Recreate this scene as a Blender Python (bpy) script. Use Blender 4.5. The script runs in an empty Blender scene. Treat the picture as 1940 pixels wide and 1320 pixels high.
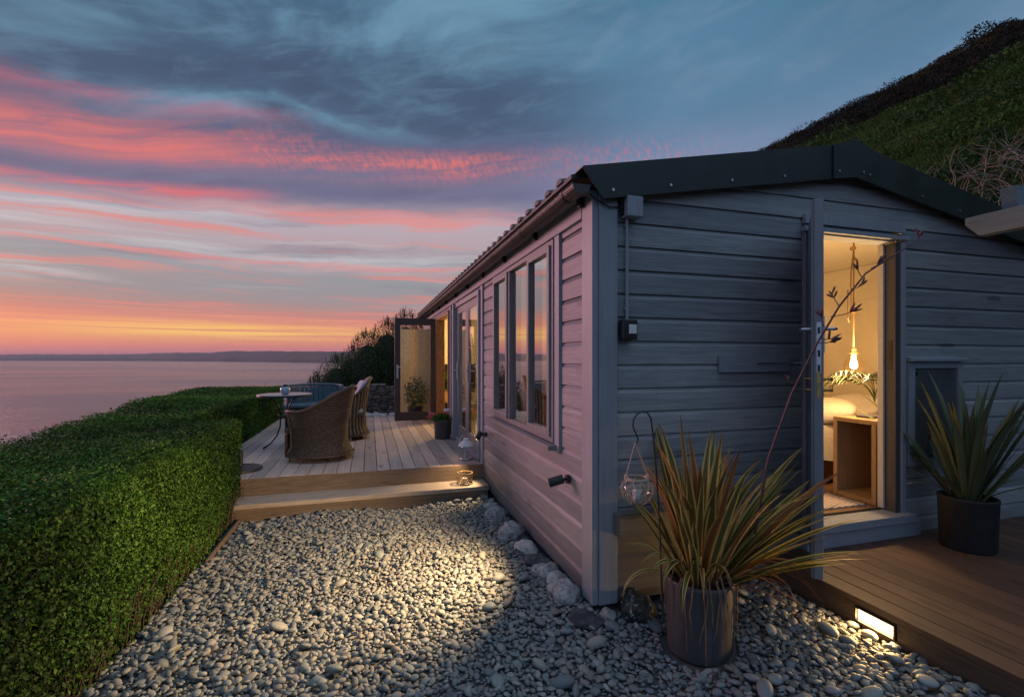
import bpy, math, random
import numpy as np
from mathutils import Vector, Matrix, noise as mnoise
R = math.radians
HAZE = 4.2e-5
random.seed(11); rng = np.random.default_rng(5)
scene = bpy.context.scene
col = scene.collection

def lin(c):
    c = c/255.0
    return c/12.92 if c <= 0.04045 else ((c+0.055)/1.055)**2.4
def rgb(r, g, b): return (lin(r), lin(g), lin(b), 1.0)

# ------------------------------------------------------------------ camera
TH = math.atan(0.3)
cd = bpy.data.cameras.new('camera'); cam = bpy.data.objects.new('camera', cd); col.objects.link(cam)
cam.location = (0, 0, 0); cam.rotation_euler = (R(90), 0, -TH)
cd.sensor_width = 36; cd.lens = 900/1940*36; cd.shift_y = 20/1940
cd.clip_start = 0.05; cd.clip_end = 60000
scene.camera = cam
scene.view_settings.view_transform = 'Standard'; scene.view_settings.look = 'None'
scene.view_settings.exposure = 0.0; scene.view_settings.gamma = 1.0
cy = scene.cycles
cy.use_denoising = True
cy.max_bounces = 8; cy.diffuse_bounces = 3; cy.glossy_bounces = 4; cy.transparent_max_bounces = 12
cy.transmission_bounces = 6; cy.sample_clamp_indirect = 4.0; cy.volume_bounces = 0
cy.caustics_reflective = False; cy.caustics_refractive = False

def ray(u, v, D):   # a point D metres ahead of the lens
    t = (u-970)/900
    return Vector((D*(math.sin(TH)+t*math.cos(TH)), D*(math.cos(TH)-t*math.sin(TH)), -(v-680)/900*D))

# ------------------------------------------------------------------ node helpers
class NT:
    def __init__(s, nt): s.nt = nt
    def n(s, t, **k):
        x = s.nt.nodes.new(t)
        for a, b in k.items(): setattr(x, a, b)
        return x
    def link(s, a, b): s.nt.links.new(a, b)
    def inp(s, node, i, val):
        if isinstance(val, S): s.link(val.k, node.inputs[i])
        elif hasattr(val, 'is_output'): s.link(val, node.inputs[i])
        else: node.inputs[i].default_value = val
    def math(s, op, a, b=None, c=None, clamp=False):
        m = s.n('ShaderNodeMath', operation=op, use_clamp=clamp)
        s.inp(m, 0, a)
        if b is not None: s.inp(m, 1, b)
        if c is not None: s.inp(m, 2, c)
        return S(s, m.outputs[0])
    def comb(s, x, y, z=0.0):
        m = s.n('ShaderNodeCombineXYZ'); s.inp(m, 0, x); s.inp(m, 1, y); s.inp(m, 2, z); return m.outputs[0]
    def noise(s, vec, scale=1.0, detail=4.0, rough=0.5, dist=0.0, out=0):
        m = s.n('ShaderNodeTexNoise'); 
        if vec is not None: s.link(vec, m.inputs['Vector'])
        m.inputs['Scale'].default_value = scale; m.inputs['Detail'].default_value = detail
        m.inputs['Roughness'].default_value = rough; m.inputs['Distortion'].default_value = dist
        return S(s, m.outputs[out])
    def smooth(s, x, a, b):
        m = s.n('ShaderNodeMapRange', interpolation_type='SMOOTHSTEP'); s.inp(m, 0, x)
        m.inputs[1].default_value = a; m.inputs[2].default_value = b; m.inputs[3].default_value = 0; m.inputs[4].default_value = 1
        return S(s, m.outputs[0])
    def ramp(s, x, stops, interp='LINEAR'):
        m = s.n('ShaderNodeValToRGB'); s.inp(m, 0, x); cr = m.color_ramp; cr.interpolation = interp
        while len(cr.elements) < len(stops): cr.elements.new(1.0)
        for e, (p, c) in zip(cr.elements, stops): e.position = p; e.color = c
        return m.outputs[0]
    def mix(s, f, a, b, mode='MIX'):
        m = s.n('ShaderNodeMix', data_type='RGBA', blend_type=mode)
        s.inp(m, 0, f); s.inp(m, 6, a); s.inp(m, 7, b); return m.outputs[2]
    def mapping(s, vec, scale=(1,1,1), rot=(0,0,0), loc=(0,0,0)):
        m = s.n('ShaderNodeMapping'); s.link(vec, m.inputs[0])
        m.inputs['Scale'].default_value = scale; m.inputs['Rotation'].default_value = rot; m.inputs['Location'].default_value = loc
        return m.outputs[0]
class S:
    def __init__(s, t, k): s.t = t; s.k = k
    def __add__(s, o): return s.t.math('ADD', s, o)
    __radd__ = __add__
    def __sub__(s, o): return s.t.math('SUBTRACT', s, o)
    def __rsub__(s, o): return s.t.math('SUBTRACT', o, s)
    def __mul__(s, o): return s.t.math('MULTIPLY', s, o)
    __rmul__ = __mul__
    def __truediv__(s, o): return s.t.math('DIVIDE', s, o)

# ------------------------------------------------------------------ sky
w = bpy.data.worlds.new('World'); scene.world = w; w.use_nodes = True
T = NT(w.node_tree); w.node_tree.nodes.clear()
out = T.n('ShaderNodeOutputWorld'); bg = T.n('ShaderNodeBackground'); T.link(bg.outputs[0], out.inputs[0])
tc = T.n('ShaderNodeTexCoord'); sep = T.n('ShaderNodeSeparateXYZ'); T.link(tc.outputs['Generated'], sep.inputs[0])
X, Y, Z = (S(T, o) for o in sep.outputs)
A = T.math('ARCTAN2', X, Y)
hyp = T.math('SQRT', X*X + Y*Y)
H = T.math('MINIMUM', T.math('MAXIMUM', Z/T.math('MAXIMUM', hyp, 0.001), -0.2), 3.0)
warp = T.noise(T.comb(A*2.2, H*7.0, 0.3), 1, 5, 0.55) - 0.5
warp2 = T.noise(T.comb(A*6.0, H*14.0, 5.3), 1, 5, 0.6) - 0.5
sh = 0.0 - A*0.06 + A*A*0.08
sh = T.math('MINIMUM', sh, 0.07)
Hs = H + sh*T.smooth(H, 0.08, 0.34) + (warp*0.055 + warp2*0.022)*T.smooth(H, 0.02, 0.25)
def st(lst, mx): return [(p/mx, rgb(*c)) for p, c in lst]
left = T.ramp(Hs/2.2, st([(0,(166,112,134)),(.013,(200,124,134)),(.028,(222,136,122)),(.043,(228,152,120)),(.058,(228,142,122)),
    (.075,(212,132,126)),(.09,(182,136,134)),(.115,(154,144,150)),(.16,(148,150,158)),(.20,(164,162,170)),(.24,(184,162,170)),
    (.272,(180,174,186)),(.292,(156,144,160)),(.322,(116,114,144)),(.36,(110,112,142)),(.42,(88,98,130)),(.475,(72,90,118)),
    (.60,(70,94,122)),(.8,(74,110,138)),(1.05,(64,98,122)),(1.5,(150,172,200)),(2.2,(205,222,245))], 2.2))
right = T.ramp(Hs/2.2, st([(0,(150,120,150)),(.2,(138,130,160)),(.36,(124,136,168)),(.5,(96,136,168)),(.7,(80,126,156)),(1.05,(64,106,132)),(1.5,(150,172,200)),(2.2,(205,222,245))], 2.2))  # upper stops raised overhead, out of view, to light deck and pebbles
c = left
lowm = T.smooth(H, 0.015, 0.05)*(1.0-T.smooth(Hs, 0.28, 0.31))
s3 = T.smooth(T.noise(T.comb(A*2.0, Hs*22.0, 4.0), 1, 6, 0.6, 0.4), 0.50, 0.70)
c = T.mix(s3*lowm*T.smooth(H, .06, .12)*0.6, c, rgb(128,120,140))
s2 = T.smooth(T.noise(T.comb(A*1.6, Hs*24.0, 17.0), 1, 6, 0.6, 0.5), 0.50, 0.70)
c = T.mix(s2*lowm*T.smooth(H, .09, .14)*0.75, c, rgb(198,194,200))
s1 = T.smooth(T.noise(T.comb(A*1.7, Hs*40.0, 1.0), 1, 6, 0.62, 0.5), 0.51, 0.68)
c = T.mix(s1*lowm*0.68, c, rgb(228,134,124))
s1b = T.smooth(T.noise(T.comb(A*1.1, Hs*19.0, 31.0), 1, 6, 0.6, 0.6), 0.51, 0.68)
c = T.mix(s1b*lowm*T.smooth(H, .13, .17)*0.8, c, rgb(226,142,138))
# yellow afterglow above the far coast
def gauss(x, m, sg):
    d = (x-m)/sg
    return T.math('POWER', 2.718, d*d*-1.0)
fine = T.noise(T.comb(A*2.4, H*150.0, 9.0), 1, 4, 0.55)
c = T.mix(gauss(H, 0.051, 0.014)*gauss(A, -0.25, 0.25)*T.smooth(fine, .34, .54), c, rgb(252,206,112))
c = T.mix(gauss(H, 0.068, 0.02)*T.smooth(fine, .5, .64)*0.6, c, rgb(250,160,122))
# upper cloud deck
um = T.smooth(Hs, 0.42, 0.48)
n1 = T.noise(T.comb(A*1.9+Hs*1.5, Hs*4.6-A*0.9, 2.0), 1, 7, 0.56, 0.5)
c = T.mix(um*T.smooth(n1, 0.46, 0.66)*0.9, c, rgb(110,152,178))
c = T.mix(um*(1.0-T.smooth(n1, 0.32, 0.50))*0.6, c, rgb(62,74,102))
n5 = T.noise(T.comb(A*5.0, Hs*30.0-A*6.0, 22.0), 1, 6, 0.65, 0.4)
c = T.mix(um*T.smooth(n5, 0.50, 0.70)*0.30, c, rgb(104,138,164))
n2 = T.noise(T.comb(A*7.0, Hs*15.0-A*4.0, 12.0), 1, 6, 0.62, 0.3)
c = T.mix(um*T.smooth(n2, 0.50, 0.72)*0.30, c, rgb(116,152,176))
# dark left-hand gap and pink bands
ripple = T.noise(T.comb(A*105.0+Hs*30.0, Hs*58.0, 3.0), 1, 5, 0.62, 0.15)
rag = T.noise(T.comb(A*3.4, Hs*17.0-A*3.0, 8.0), 1, 7, 0.62, 0.5)
c = T.mix(gauss(Hs, 0.330, 0.024)*T.smooth(rag, .38, .62)*(1.0-T.smooth(A, .15, .5))*0.42, c, rgb(84,86,116))
wgt = (0.40+0.60*T.smooth(ripple, 0.34, 0.64))*(0.55+0.45*T.smooth(rag, .36, .56))
wgt = T.math('MAXIMUM', wgt, 1.0-T.smooth(A, -0.34, 0.0))*(0.55+0.4*T.smooth(rag, .3, .55))
fadeA = 1.0-T.smooth(A, 0.18, 0.66)*0.92
bA = gauss(Hs, 0.392, 0.028)
bA = T.math('MAXIMUM', bA, gauss(Hs, 0.402, 0.036)*(1.0-T.smooth(A, -0.15, 0.10))*T.smooth(rag, .36, .6))
c = T.mix(bA*wgt*fadeA*(0.62+0.38*T.smooth(T.noise(T.comb(A*2.6, Hs*58.0-A*5.0, 41.0), 1, 5, .6, .3), .38, .58))*0.92, c, rgb(228,120,114))
c = T.mix(gauss(Hs, 0.470+0.0, 0.016)*(1.0-T.smooth(A, -0.32, -0.05))*T.smooth(rag, .33, .6)*0.55, c, rgb(196,104,122))
c = T.mix(gauss(Hs, 0.312, 0.011)*(1.0-T.smooth(A, -0.30, -0.12))*T.smooth(rag, .3, .5)*0.8, c, rgb(226,112,116))
rightc = T.mix(T.smooth(n2, .42, .7)*0.30, right, rgb(128,148,176))
rightc = T.mix((1.0-T.smooth(n1, .36, .56))*0.30*T.smooth(H, .38, .5), rightc, rgb(74,104,134))
rightc = T.mix(gauss(Hs, 0.40, 0.04)*T.smooth(ripple, .44, .64)*(1.0-T.smooth(A, .5, .8))*0.6, rightc, rgb(200,120,140))
c = T.mix(T.smooth(A, 0.22, 0.62), c, rightc)
# the sky turns blue behind the camera, brightened there to light the gable
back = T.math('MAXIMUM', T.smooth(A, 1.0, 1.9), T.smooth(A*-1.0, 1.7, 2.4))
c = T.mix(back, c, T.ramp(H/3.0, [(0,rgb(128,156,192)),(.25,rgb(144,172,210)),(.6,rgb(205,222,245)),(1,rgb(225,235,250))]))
topd = T.smooth(A, 0.55, 1.25)*T.smooth(H, 0.35, 0.9)*(1.0-T.smooth(H, 1.05, 1.4))*0.6
c = T.mix(topd, c, rgb(52,84,106))
c = T.mix((1.0-T.smooth(A, -0.62, -0.22))*T.smooth(H, 0.45, 0.6)*0.4, c, rgb(52,68,88))
c = T.mix(T.smooth(H*-1.0, 0.005, 0.02), c, rgb(70,62,80))
sky = T.n('ShaderNodeTexSky', sky_type='NISHITA', sun_disc=False)
sky.sun_elevation = R(1.0); sky.sun_rotation = R(-38)
c = T.mix(0.012, c, sky.outputs[0])
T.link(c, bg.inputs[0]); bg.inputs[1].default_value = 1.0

# afterglow: one soft low sun just above the western horizon
sl = bpy.data.lights.new('sun', 'SUN'); so = bpy.data.objects.new('sun', sl); col.objects.link(so)
sl.energy = 1.85; sl.angle = R(20); sl.color = (1.0, 0.46, 0.52)
sd = Vector((math.sin(R(-48))*math.cos(R(9)), math.cos(R(-48))*math.cos(R(9)), math.sin(R(9))))
so.rotation_euler = (-sd).to_track_quat('-Z', 'Y').to_euler()

# ------------------------------------------------------------------ object helpers
def tag(o, label=None, cat=None, group=None, kind=None):
    if label: o['label'] = label
    if cat: o['category'] = cat
    if group: o['group'] = group
    if kind: o['kind'] = kind
    return o
def thing(name, label, cat, loc=(0,0,0), group=None):
    o = bpy.data.objects.new(name, None); col.objects.link(o); o.location = loc
    o.empty_display_size = 0.1
    return tag(o, label, cat, group)
def worldloc(p):
    v = Vector((0,0,0))
    while p is not None: v += Vector(p.location); p = p.parent
    return v
def link_mesh(name, me, mats, parent, origin=None):
    o = bpy.data.objects.new(name, me); col.objects.link(o)
    for m in (mats if isinstance(mats, (list, tuple)) else [mats]): me.materials.append(m)
    off = worldloc(parent) if parent is not None else Vector(origin or (0,0,0))
    if off.length > 0: me.transform(Matrix.Translation(-off))
    if parent is not None: o.parent = parent
    elif origin is not None: o.location = origin
    return o
class MB:
    def __init__(s): s.v = []; s.f = []; s.m = []; s.uv = {}
    def add(s, vs, fs, mi=0, uvs=None):
        b = len(s.v); s.v += [tuple(p) for p in vs]
        for f in fs: s.f.append(tuple(i+b for i in f)); s.m.append(mi)
        if uvs:
            for i, q in enumerate(uvs): s.uv[b+i] = q
        return s
    def box(s, x0, x1, y0, y1, z0, z1, mi=0):
        vs = [(x,y,z) for z in (z0,z1) for y in (y0,y1) for x in (x0,x1)]
        return s.add(vs, [(0,2,3,1),(4,5,7,6),(0,1,5,4),(2,6,7,3),(0,4,6,2),(1,3,7,5)], mi)
    def obox(s, c, ax, ay, az, hx, hy, hz, mi=0):
        c = Vector(c); ax, ay, az = (Vector(a).normalized() for a in (ax, ay, az))
        vs = [c+ax*hx*i+ay*hy*j+az*hz*k for k in (-1,1) for j in (-1,1) for i in (-1,1)]
        return s.add(vs, [(0,2,3,1),(4,5,7,6),(0,1,5,4),(2,6,7,3),(0,4,6,2),(1,3,7,5)], mi)
    def tube(s, pts, rad, n=8, mi=0, cap=True):
        pts = [Vector(p) for p in pts]; k = len(pts)
        if not hasattr(rad, '__len__'): rad = [rad]*k
        b = len(s.v); prev = None
        for i, p in enumerate(pts):
            d = (pts[min(i+1,k-1)]-pts[max(i-1,0)]).normalized()
            if prev is None:
                a = Vector((0,0,1)) if abs(d.z) < 0.9 else Vector((1,0,0))
                e = d.cross(a).normalized()
            else: e = (prev - d*prev.dot(d)).normalized()
            prev = e; g = d.cross(e)
            for j in range(n):
                t = 2*math.pi*j/n; s.v.append(tuple(p+(e*math.cos(t)+g*math.sin(t))*rad[i]))
        for i in range(k-1):
            for j in range(n):
                s.f.append((b+i*n+j, b+i*n+(j+1)%n, b+(i+1)*n+(j+1)%n, b+(i+1)*n+j)); s.m.append(mi)
        if cap:
            s.f.append(tuple(b+j for j in range(n))[::-1]); s.m.append(mi)
            s.f.append(tuple(b+(k-1)*n+j for j in range(n))); s.m.append(mi)
        return s
    def lathe(s, prof, c, n=24, mi=0, close=False):
        b = len(s.v); k = len(prof)
        for r, z in prof:
            for j in range(n):
                t = 2*math.pi*j/n; s.v.append((c[0]+r*math.cos(t), c[1]+r*math.sin(t), c[2]+z))
        for i in range(k-1):
            for j in range(n):
                s.f.append((b+i*n+j, b+i*n+(j+1)%n, b+(i+1)*n+(j+1)%n, b+(i+1)*n+j)); s.m.append(mi)
        if close:
            s.f.append(tuple(b+j for j in range(n))[::-1]); s.m.append(mi)
            s.f.append(tuple(b+(k-1)*n+j for j in range(n))); s.m.append(mi)
        return s
    def prism(s, poly, axis, a, b_, mi=0):   # poly in the other two axes, extruded from a to b_
        def P(q, t):
            return {'x': (t,q[0],q[1]), 'y': (q[0],t,q[1]), 'z': (q[0],q[1],t)}[axis]
        n = len(poly); vs = [P(q,a) for q in poly]+[P(q,b_) for q in poly]
        fs = [tuple(range(n))[::-1], tuple(range(n,2*n))]+[(i,(i+1)%n,n+(i+1)%n,n+i) for i in range(n)]
        return s.add(vs, fs, mi)
    def grid(s, nu, nv, fn, mi=0, closed_u=False):
        vs = []; uvs = []
        for j in range(nv):
            for i in range(nu):
                u = i/(nu if closed_u else nu-1); v = j/(nv-1)
                vs.append(fn(u, v)); uvs.append((u, v))
        fs = []
        for j in range(nv-1):
            for i in range(nu if closed_u else nu-1):
                i2 = (i+1) % nu; fs.append((j*nu+i, j*nu+i2, (j+1)*nu+i2, (j+1)*nu+i))
        return s.add(vs, fs, mi, uvs)
    def build(s, name, mats, parent=None, smooth=False, bevel=0, origin=None, normals=True):
        me = bpy.data.meshes.new(name); me.from_pydata(s.v, [], s.f); 
        if isinstance(mats, (list, tuple)) and len(mats) > 1: me.polygons.foreach_set('material_index', s.m)
        if smooth: me.polygons.foreach_set('use_smooth', [True]*len(s.f))
        if s.uv:
            uvl = me.uv_layers.new(name='UVMap'); 
            li = np.zeros(len(me.loops), dtype=np.int32); me.loops.foreach_get('vertex_index', li)
            arr = np.array([s.uv.get(i, (0,0)) for i in range(len(s.v))], dtype=np.float32)
            uvl.data.foreach_set('uv', arr[li].ravel())
        me.update()
        if normals:
            import bmesh
            bm = bmesh.new(); bm.from_mesh(me); bmesh.ops.recalc_face_normals(bm, faces=bm.faces[:]); bm.to_mesh(me); bm.free()
        o = link_mesh(name, me, mats, parent, origin)
        if bevel:
            bv = o.modifiers.new('bevel', 'BEVEL'); bv.width = bevel; bv.segments = 2; bv.limit_method = 'ANGLE'; bv.harden_normals = False
        return o
def np_mesh(name, V, F, mats, parent=None, smooth=False, tint=None, origin=None):
    V = np.asarray(V, np.float32); F = np.asarray(F, np.int32); k = F.shape[1]
    me = bpy.data.meshes.new(name); me.vertices.add(len(V)); me.vertices.foreach_set('co', V.ravel())
    me.loops.add(F.size); me.loops.foreach_set('vertex_index', F.ravel())
    me.polygons.add(len(F)); me.polygons.foreach_set('loop_start', np.arange(len(F), dtype=np.int32)*k)
    me.polygons.foreach_set('loop_total', np.full(len(F), k, np.int32))
    if smooth: me.polygons.foreach_set('use_smooth', np.ones(len(F), bool))
    if tint is not None:
        at = me.attributes.new('tint', 'FLOAT_COLOR', 'POINT'); at.data.foreach_set('color', np.asarray(tint, np.float32).ravel())
    me.update(calc_edges=True)
    return link_mesh(name, me, mats, parent, origin)

# ------------------------------------------------------------------ materials
def new_mat(name):
    m = bpy.data.materials.new(name); m.use_nodes = True; m.node_tree.nodes.clear()
    t = NT(m.node_tree); o = t.n('ShaderNodeOutputMaterial'); p = t.n('ShaderNodeBsdfPrincipled')
    t.link(p.outputs[0], o.inputs[0]); return m, t, p, o
def objco(t): return t.n('ShaderNodeTexCoord').outputs['Object']
def bump(t, p, h, strength=0.3, dist=0.01):
    b = t.n('ShaderNodeBump'); b.inputs['Strength'].default_value = strength; b.inputs['Distance'].default_value = dist
    t.inp(b, 'Height', h); t.link(b.outputs[0], p.inputs['Normal'])
def simple(name, c, rough=0.6, metal=0.0, var=0.25, vs=20.0, bmp=0.15, coat=0.0):
    m, t, p, o = new_mat(name)
    n = t.noise(objco(t), vs, 5, 0.6); c = tuple(c)+((1,) if len(c) == 3 else ())
    d = tuple(x*(1-var) for x in c[:3])+(1,); l = tuple(min(1, x*(1+var)) for x in c[:3])+(1,)
    t.link(t.mix(t.smooth(n, .3, .7), d, l), p.inputs['Base Color'])
    t.inp(p, 'Roughness', t.math('ADD', n*0.25, rough-0.12)); p.inputs['Metallic'].default_value = metal
    if coat: p.inputs['Coat Weight'].default_value = coat
    if bmp: bump(t, p, n, bmp, 0.003)
    return m
def wood(name, base, dark, axis='x', rough=0.6, knots=True, groove=None, board=None, scale=1.0, bstr=0.4, dirt=0.0, spec=0.5, splash=0.0):
    """painted or bare timber, grain running along the given axis; groove=(axis, period) for ribbed boards; board=(axis, pitch, offset) tints each board"""
    m, t, p, o = new_mat(name); oc = objco(t)
    sc = {'x': (1.5, 34, 34), 'y': (34, 1.5, 34), 'z': (34, 34, 1.5)}[axis]; sc = tuple(k*scale for k in sc)
    g = t.noise(t.mapping(oc, sc), 1.0, 6, 0.65, 1.2)
    sc2 = {'x': (5, 110, 110), 'y': (110, 5, 110), 'z': (110, 110, 5)}[axis]
    g2 = t.noise(t.mapping(oc, sc2), 1.0, 3, 0.6, 0.2)
    big = t.noise(oc, 1.7, 4, 0.6)
    f = g*0.6+g2*0.4
    c = t.mix(t.smooth(f, .34, .64), tuple(dark)+(1,), tuple(base)+(1,))
    c = t.mix(t.smooth(big, .35, .7)*0.35, c, tuple(x*0.68 for x in base)+(1,))
    h = f
    if board:
        ax, pitch, off = board; sp = t.n('ShaderNodeSeparateXYZ'); t.link(oc, sp.inputs[0])
        k = S(t, sp.outputs['xyz'.index(ax)])
        idx = t.math('FLOOR', (k-off)/pitch)
        wn = t.n('ShaderNodeTexWhiteNoise', noise_dimensions='1D'); t.inp(wn, 'W', idx)
        r = S(t, wn.outputs[0])
        c = t.mix(1.0, c, t.ramp(r, [(0, (.72,.72,.74,1)), (.5, (.95,.95,.95,1)), (1, (1.2,1.16,1.12,1))]), 'MULTIPLY')
    if knots:
        ks = {'x': (1.3, 5.5, 5.5), 'y': (5.5, 1.3, 5.5), 'z': (5.5, 5.5, 1.3)}[axis]
        vo = t.n('ShaderNodeTexVoronoi', feature='F1'); t.link(t.mapping(oc, ks), vo.inputs['Vector']); vo.inputs['Scale'].default_value = 1.0
        vo.inputs['Randomness'].default_value = 1.0
        d = S(t, vo.outputs['Distance'])
        kn = 1.0-t.smooth(d, 0.09, 0.16)
        c = t.mix(kn*0.65, c, tuple(x*0.35 for x in dark)+(1,)); h = h - kn*0.4
    if groove:
        ax, per = groove; sp = t.n('ShaderNodeSeparateXYZ'); t.link(oc, sp.inputs[0])
        k = S(t, sp.outputs['xyz'.index(ax)]); wv = t.math('SINE', k*(2*math.pi/per))
        gv = t.smooth(wv, -0.9, 0.2)
        c = t.mix((1.0-gv)*0.55, c, tuple(x*0.3 for x in dark)+(1,)); h = h*0.25 + gv
    if splash:
        sp = t.n('ShaderNodeSeparateXYZ'); t.link(oc, sp.inputs[0]); hz = S(t, sp.outputs[2]); dn = t.noise(oc, 6, 6, 0.7)
        c = t.mix((1.0-t.smooth(hz+(dn-.5)*.7, .02, .42))*splash, c, (.10,.09,.065,1))
        st_ = t.noise(t.mapping(oc, (9,9,.8)), 1.0, 5, .6); c = t.mix(t.smooth(st_, .58, .75)*.12, c, (.12,.125,.12,1))
    if dirt:
        dn = t.noise(oc, 9, 6, 0.7); c = t.mix(t.smooth(dn, .5, .75)*dirt, c, (.04,.045,.03,1))
    t.link(c, p.inputs['Base Color']); t.inp(p, 'Roughness', g*0.25+(rough-0.12))
    p.inputs['Specular IOR Level'].default_value = spec
    bump(t, p, h, bstr, 0.004)
    return m
def emis(name, c, s):
    m, t, p, o = new_mat(name); p.inputs['Base Color'].default_value = tuple(c)+(1,)
    p.inputs['Emission Color'].default_value = tuple(c)+(1,); p.inputs['Emission Strength'].default_value = s; return m
def glass(name, ior=1.75, tint=(1,1,1), rough=0.0):
    m, t, p, o = new_mat(name); t.nt.nodes.remove(p)
    lw = t.n('ShaderNodeLayerWeight'); lw.inputs['Blend'].default_value = 0.5; f0 = .52 if ior > 1.8 else ((ior-1)/(ior+1))**2*1.3
    fr = t.n('ShaderNodeMath', operation='MULTIPLY_ADD'); t.link(t.math('POWER', S(t, lw.outputs['Facing']), 3.0 if ior > 1.8 else 5.0).k, fr.inputs[0]); fr.inputs[1].default_value = 1-f0; fr.inputs[2].default_value = f0
    g = t.n('ShaderNodeBsdfGlossy'); g.inputs['Roughness'].default_value = rough; g.inputs['Color'].default_value = (.95,.95,.95,1)
    tr = t.n('ShaderNodeBsdfTransparent'); tr.inputs['Color'].default_value = tuple(tint)+(1,)
    mx = t.n('ShaderNodeMixShader'); t.link(fr.outputs[0], mx.inputs[0]); t.link(tr.outputs[0], mx.inputs[1]); t.link(g.outputs[0], mx.inputs[2])
    t.link(mx.outputs[0], o.inputs[0]); return m
def leafmat(name, cols, rough=0.5, trans=0.25, noise_scale=3.0):
    """foliage: per-leaf tint attribute picks from a ramp of colours"""
    m, t, p, o = new_mat(name)
    at = t.n('ShaderNodeAttribute', attribute_name='tint'); sp = t.n('ShaderNodeSeparateColor'); t.link(at.outputs['Color'], sp.inputs[0])
    c = t.ramp(S(t, sp.outputs[0]), [(i/(len(cols)-1), tuple(k)+(1,)) for i, k in enumerate(cols)])
    n = t.noise(objco(t), noise_scale, 3, 0.6)
    c = t.mix(t.smooth(n, .35, .7)*0.5, c, t.mix(1.0, c, (.55,.5,.4,1), 'MULTIPLY'))
    t.link(c, p.inputs['Base Color']); p.inputs['Roughness'].default_value = rough; p.inputs['Specular IOR Level'].default_value = 0.35
    tl = t.n('ShaderNodeBsdfTranslucent'); t.link(c, tl.inputs[0]); mx = t.n('ShaderNodeMixShader'); mx.inputs[0].default_value = trans
    t.link(p.outputs[0], mx.inputs[1]); t.link(tl.outputs[0], mx.inputs[2]); t.link(mx.outputs[0], o.inputs[0])
    return m

M = {}
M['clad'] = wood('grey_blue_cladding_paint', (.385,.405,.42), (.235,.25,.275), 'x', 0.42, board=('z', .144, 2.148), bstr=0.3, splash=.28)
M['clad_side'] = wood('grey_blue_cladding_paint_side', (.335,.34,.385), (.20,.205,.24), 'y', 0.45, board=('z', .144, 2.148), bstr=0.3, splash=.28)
M['trim'] = wood('grey_blue_trim_paint', (.34,.365,.41), (.26,.285,.33), 'z', 0.42, knots=False, bstr=0.12)
M['trim_y'] = wood('grey_blue_trim_paint_y', (.31,.33,.37), (.25,.27,.31), 'y', 0.42, knots=False, bstr=0.12)
M['trim_x'] = wood('grey_blue_trim_paint_x', (.31,.335,.38), (.25,.275,.32), 'x', 0.42, knots=False, bstr=0.12)
M['frame'] = wood('window_frame_paint', (.25,.25,.27), (.20,.20,.22), 'z', 0.38, knots=False, bstr=0.08)
M['brownframe'] = wood('door_leaf_stain', (.045,.036,.038), (.03,.025,.026), 'z', 0.4, knots=False, bstr=0.1)
M['roof'] = simple('dark_green_sheet_metal', (.018,.026,.027), 0.42, 0.0, 0.2, 6, 0.03)
M['gutter'] = simple('brown_plastic_gutter', (.05,.04,.036), 0.35, 0, 0.2, 14, 0.03)
M['jamb'] = wood('dark_rebated_jamb', (.085,.08,.085), (.06,.057,.06), 'z', .45, knots=False, bstr=.1)
M['dark'] = simple('dark_grey_powder_coat', (.022,.022,.024), 0.4, 0.0, 0.2, 40, 0.05)
M['steel'] = simple('brushed_steel', (.55,.56,.58), 0.32, 1.0, 0.1, 60, 0.02)
M['black'] = simple('black_and_gap_shade', (.006,.006,.006), 0.9)  # plain black for cable and screen; painted shade beneath the deck boards
M['glass'] = glass('window_glass', 1.9)
M['clear'] = glass('thin_clear_glass', 1.45)
M['cream'] = wood('cream_interior_boards', (.72,.66,.55), (.68,.62,.51), 'x', 0.5, knots=False, bstr=0.05)
M['floor'] = wood('oak_floor', (.22,.13,.07), (.14,.08,.04), 'x', 0.4, board=('y', .14, 0), bstr=0.1)
M['oak'] = wood('pale_oak', (.42,.26,.13), (.32,.19,.09), 'z', 0.45, knots=False, scale=.8, bstr=0.1)
M['deckl'] = wood('weathered_deck_boards', (.74,.60,.565), (.48,.39,.37), 'y', 0.55, board=('x', .1416, -1.56), groove=('x', .0118), bstr=0.22)
M['sleeper'] = wood('weathered_step_timber', (.22,.165,.125), (.10,.075,.055), 'x', 0.65, bstr=0.7, dirt=.35)
M['deckr'] = wood('brown_grooved_deck_boards', (.17,.095,.065), (.09,.05,.035), 'y', 0.5, board=('x', .124, -.955), groove=('x', .0124), bstr=0.8, dirt=.25)
M['fasciar'] = wood('brown_grooved_fascia', (.20,.13,.09), (.11,.07,.05), 'y', 0.5, knots=False, groove=('z', .0124), bstr=0.6)
M['tread'] = wood('weathered_tread_timber', (.50,.43,.37), (.30,.245,.20), 'x', 0.6, bstr=0.5, dirt=.2)
M['plinth'] = wood('pale_plinth_timber', (.20,.18,.16), (.14,.125,.11), 'x', 0.55, bstr=0.3)
M['pergola'] = wood('grey_pergola_timber', (.33,.35,.36), (.24,.26,.27), 'y', 0.6, knots=False, bstr=0.25)
M['pergola_x'] = wood('blue_grey_pergola_timber', (.20,.26,.31), (.15,.20,.25), 'x', 0.6, knots=False, bstr=0.25)
M['pot'] = wood('aged_lead_grey_planter', (.115,.11,.12), (.07,.064,.068), 'z', .6, knots=False, scale=.5, bstr=.4, dirt=.5)
M['pot2'] = simple('black_matt_planter', (.018,.018,.02), 0.7, 0.0, 0.3, 18, 0.2)
M['soil'] = simple('potting_bark', (.04,.025,.018), 0.9, 0, 0.5, 60, 0.8)
M['rope2'] = simple('brown_rope', (.20,.12,.05), 0.85, 0, 0.3, 200, 0.5)
M['shade'] = glass('shade_glass', 1.62, (.95,.86,.7))
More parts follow.
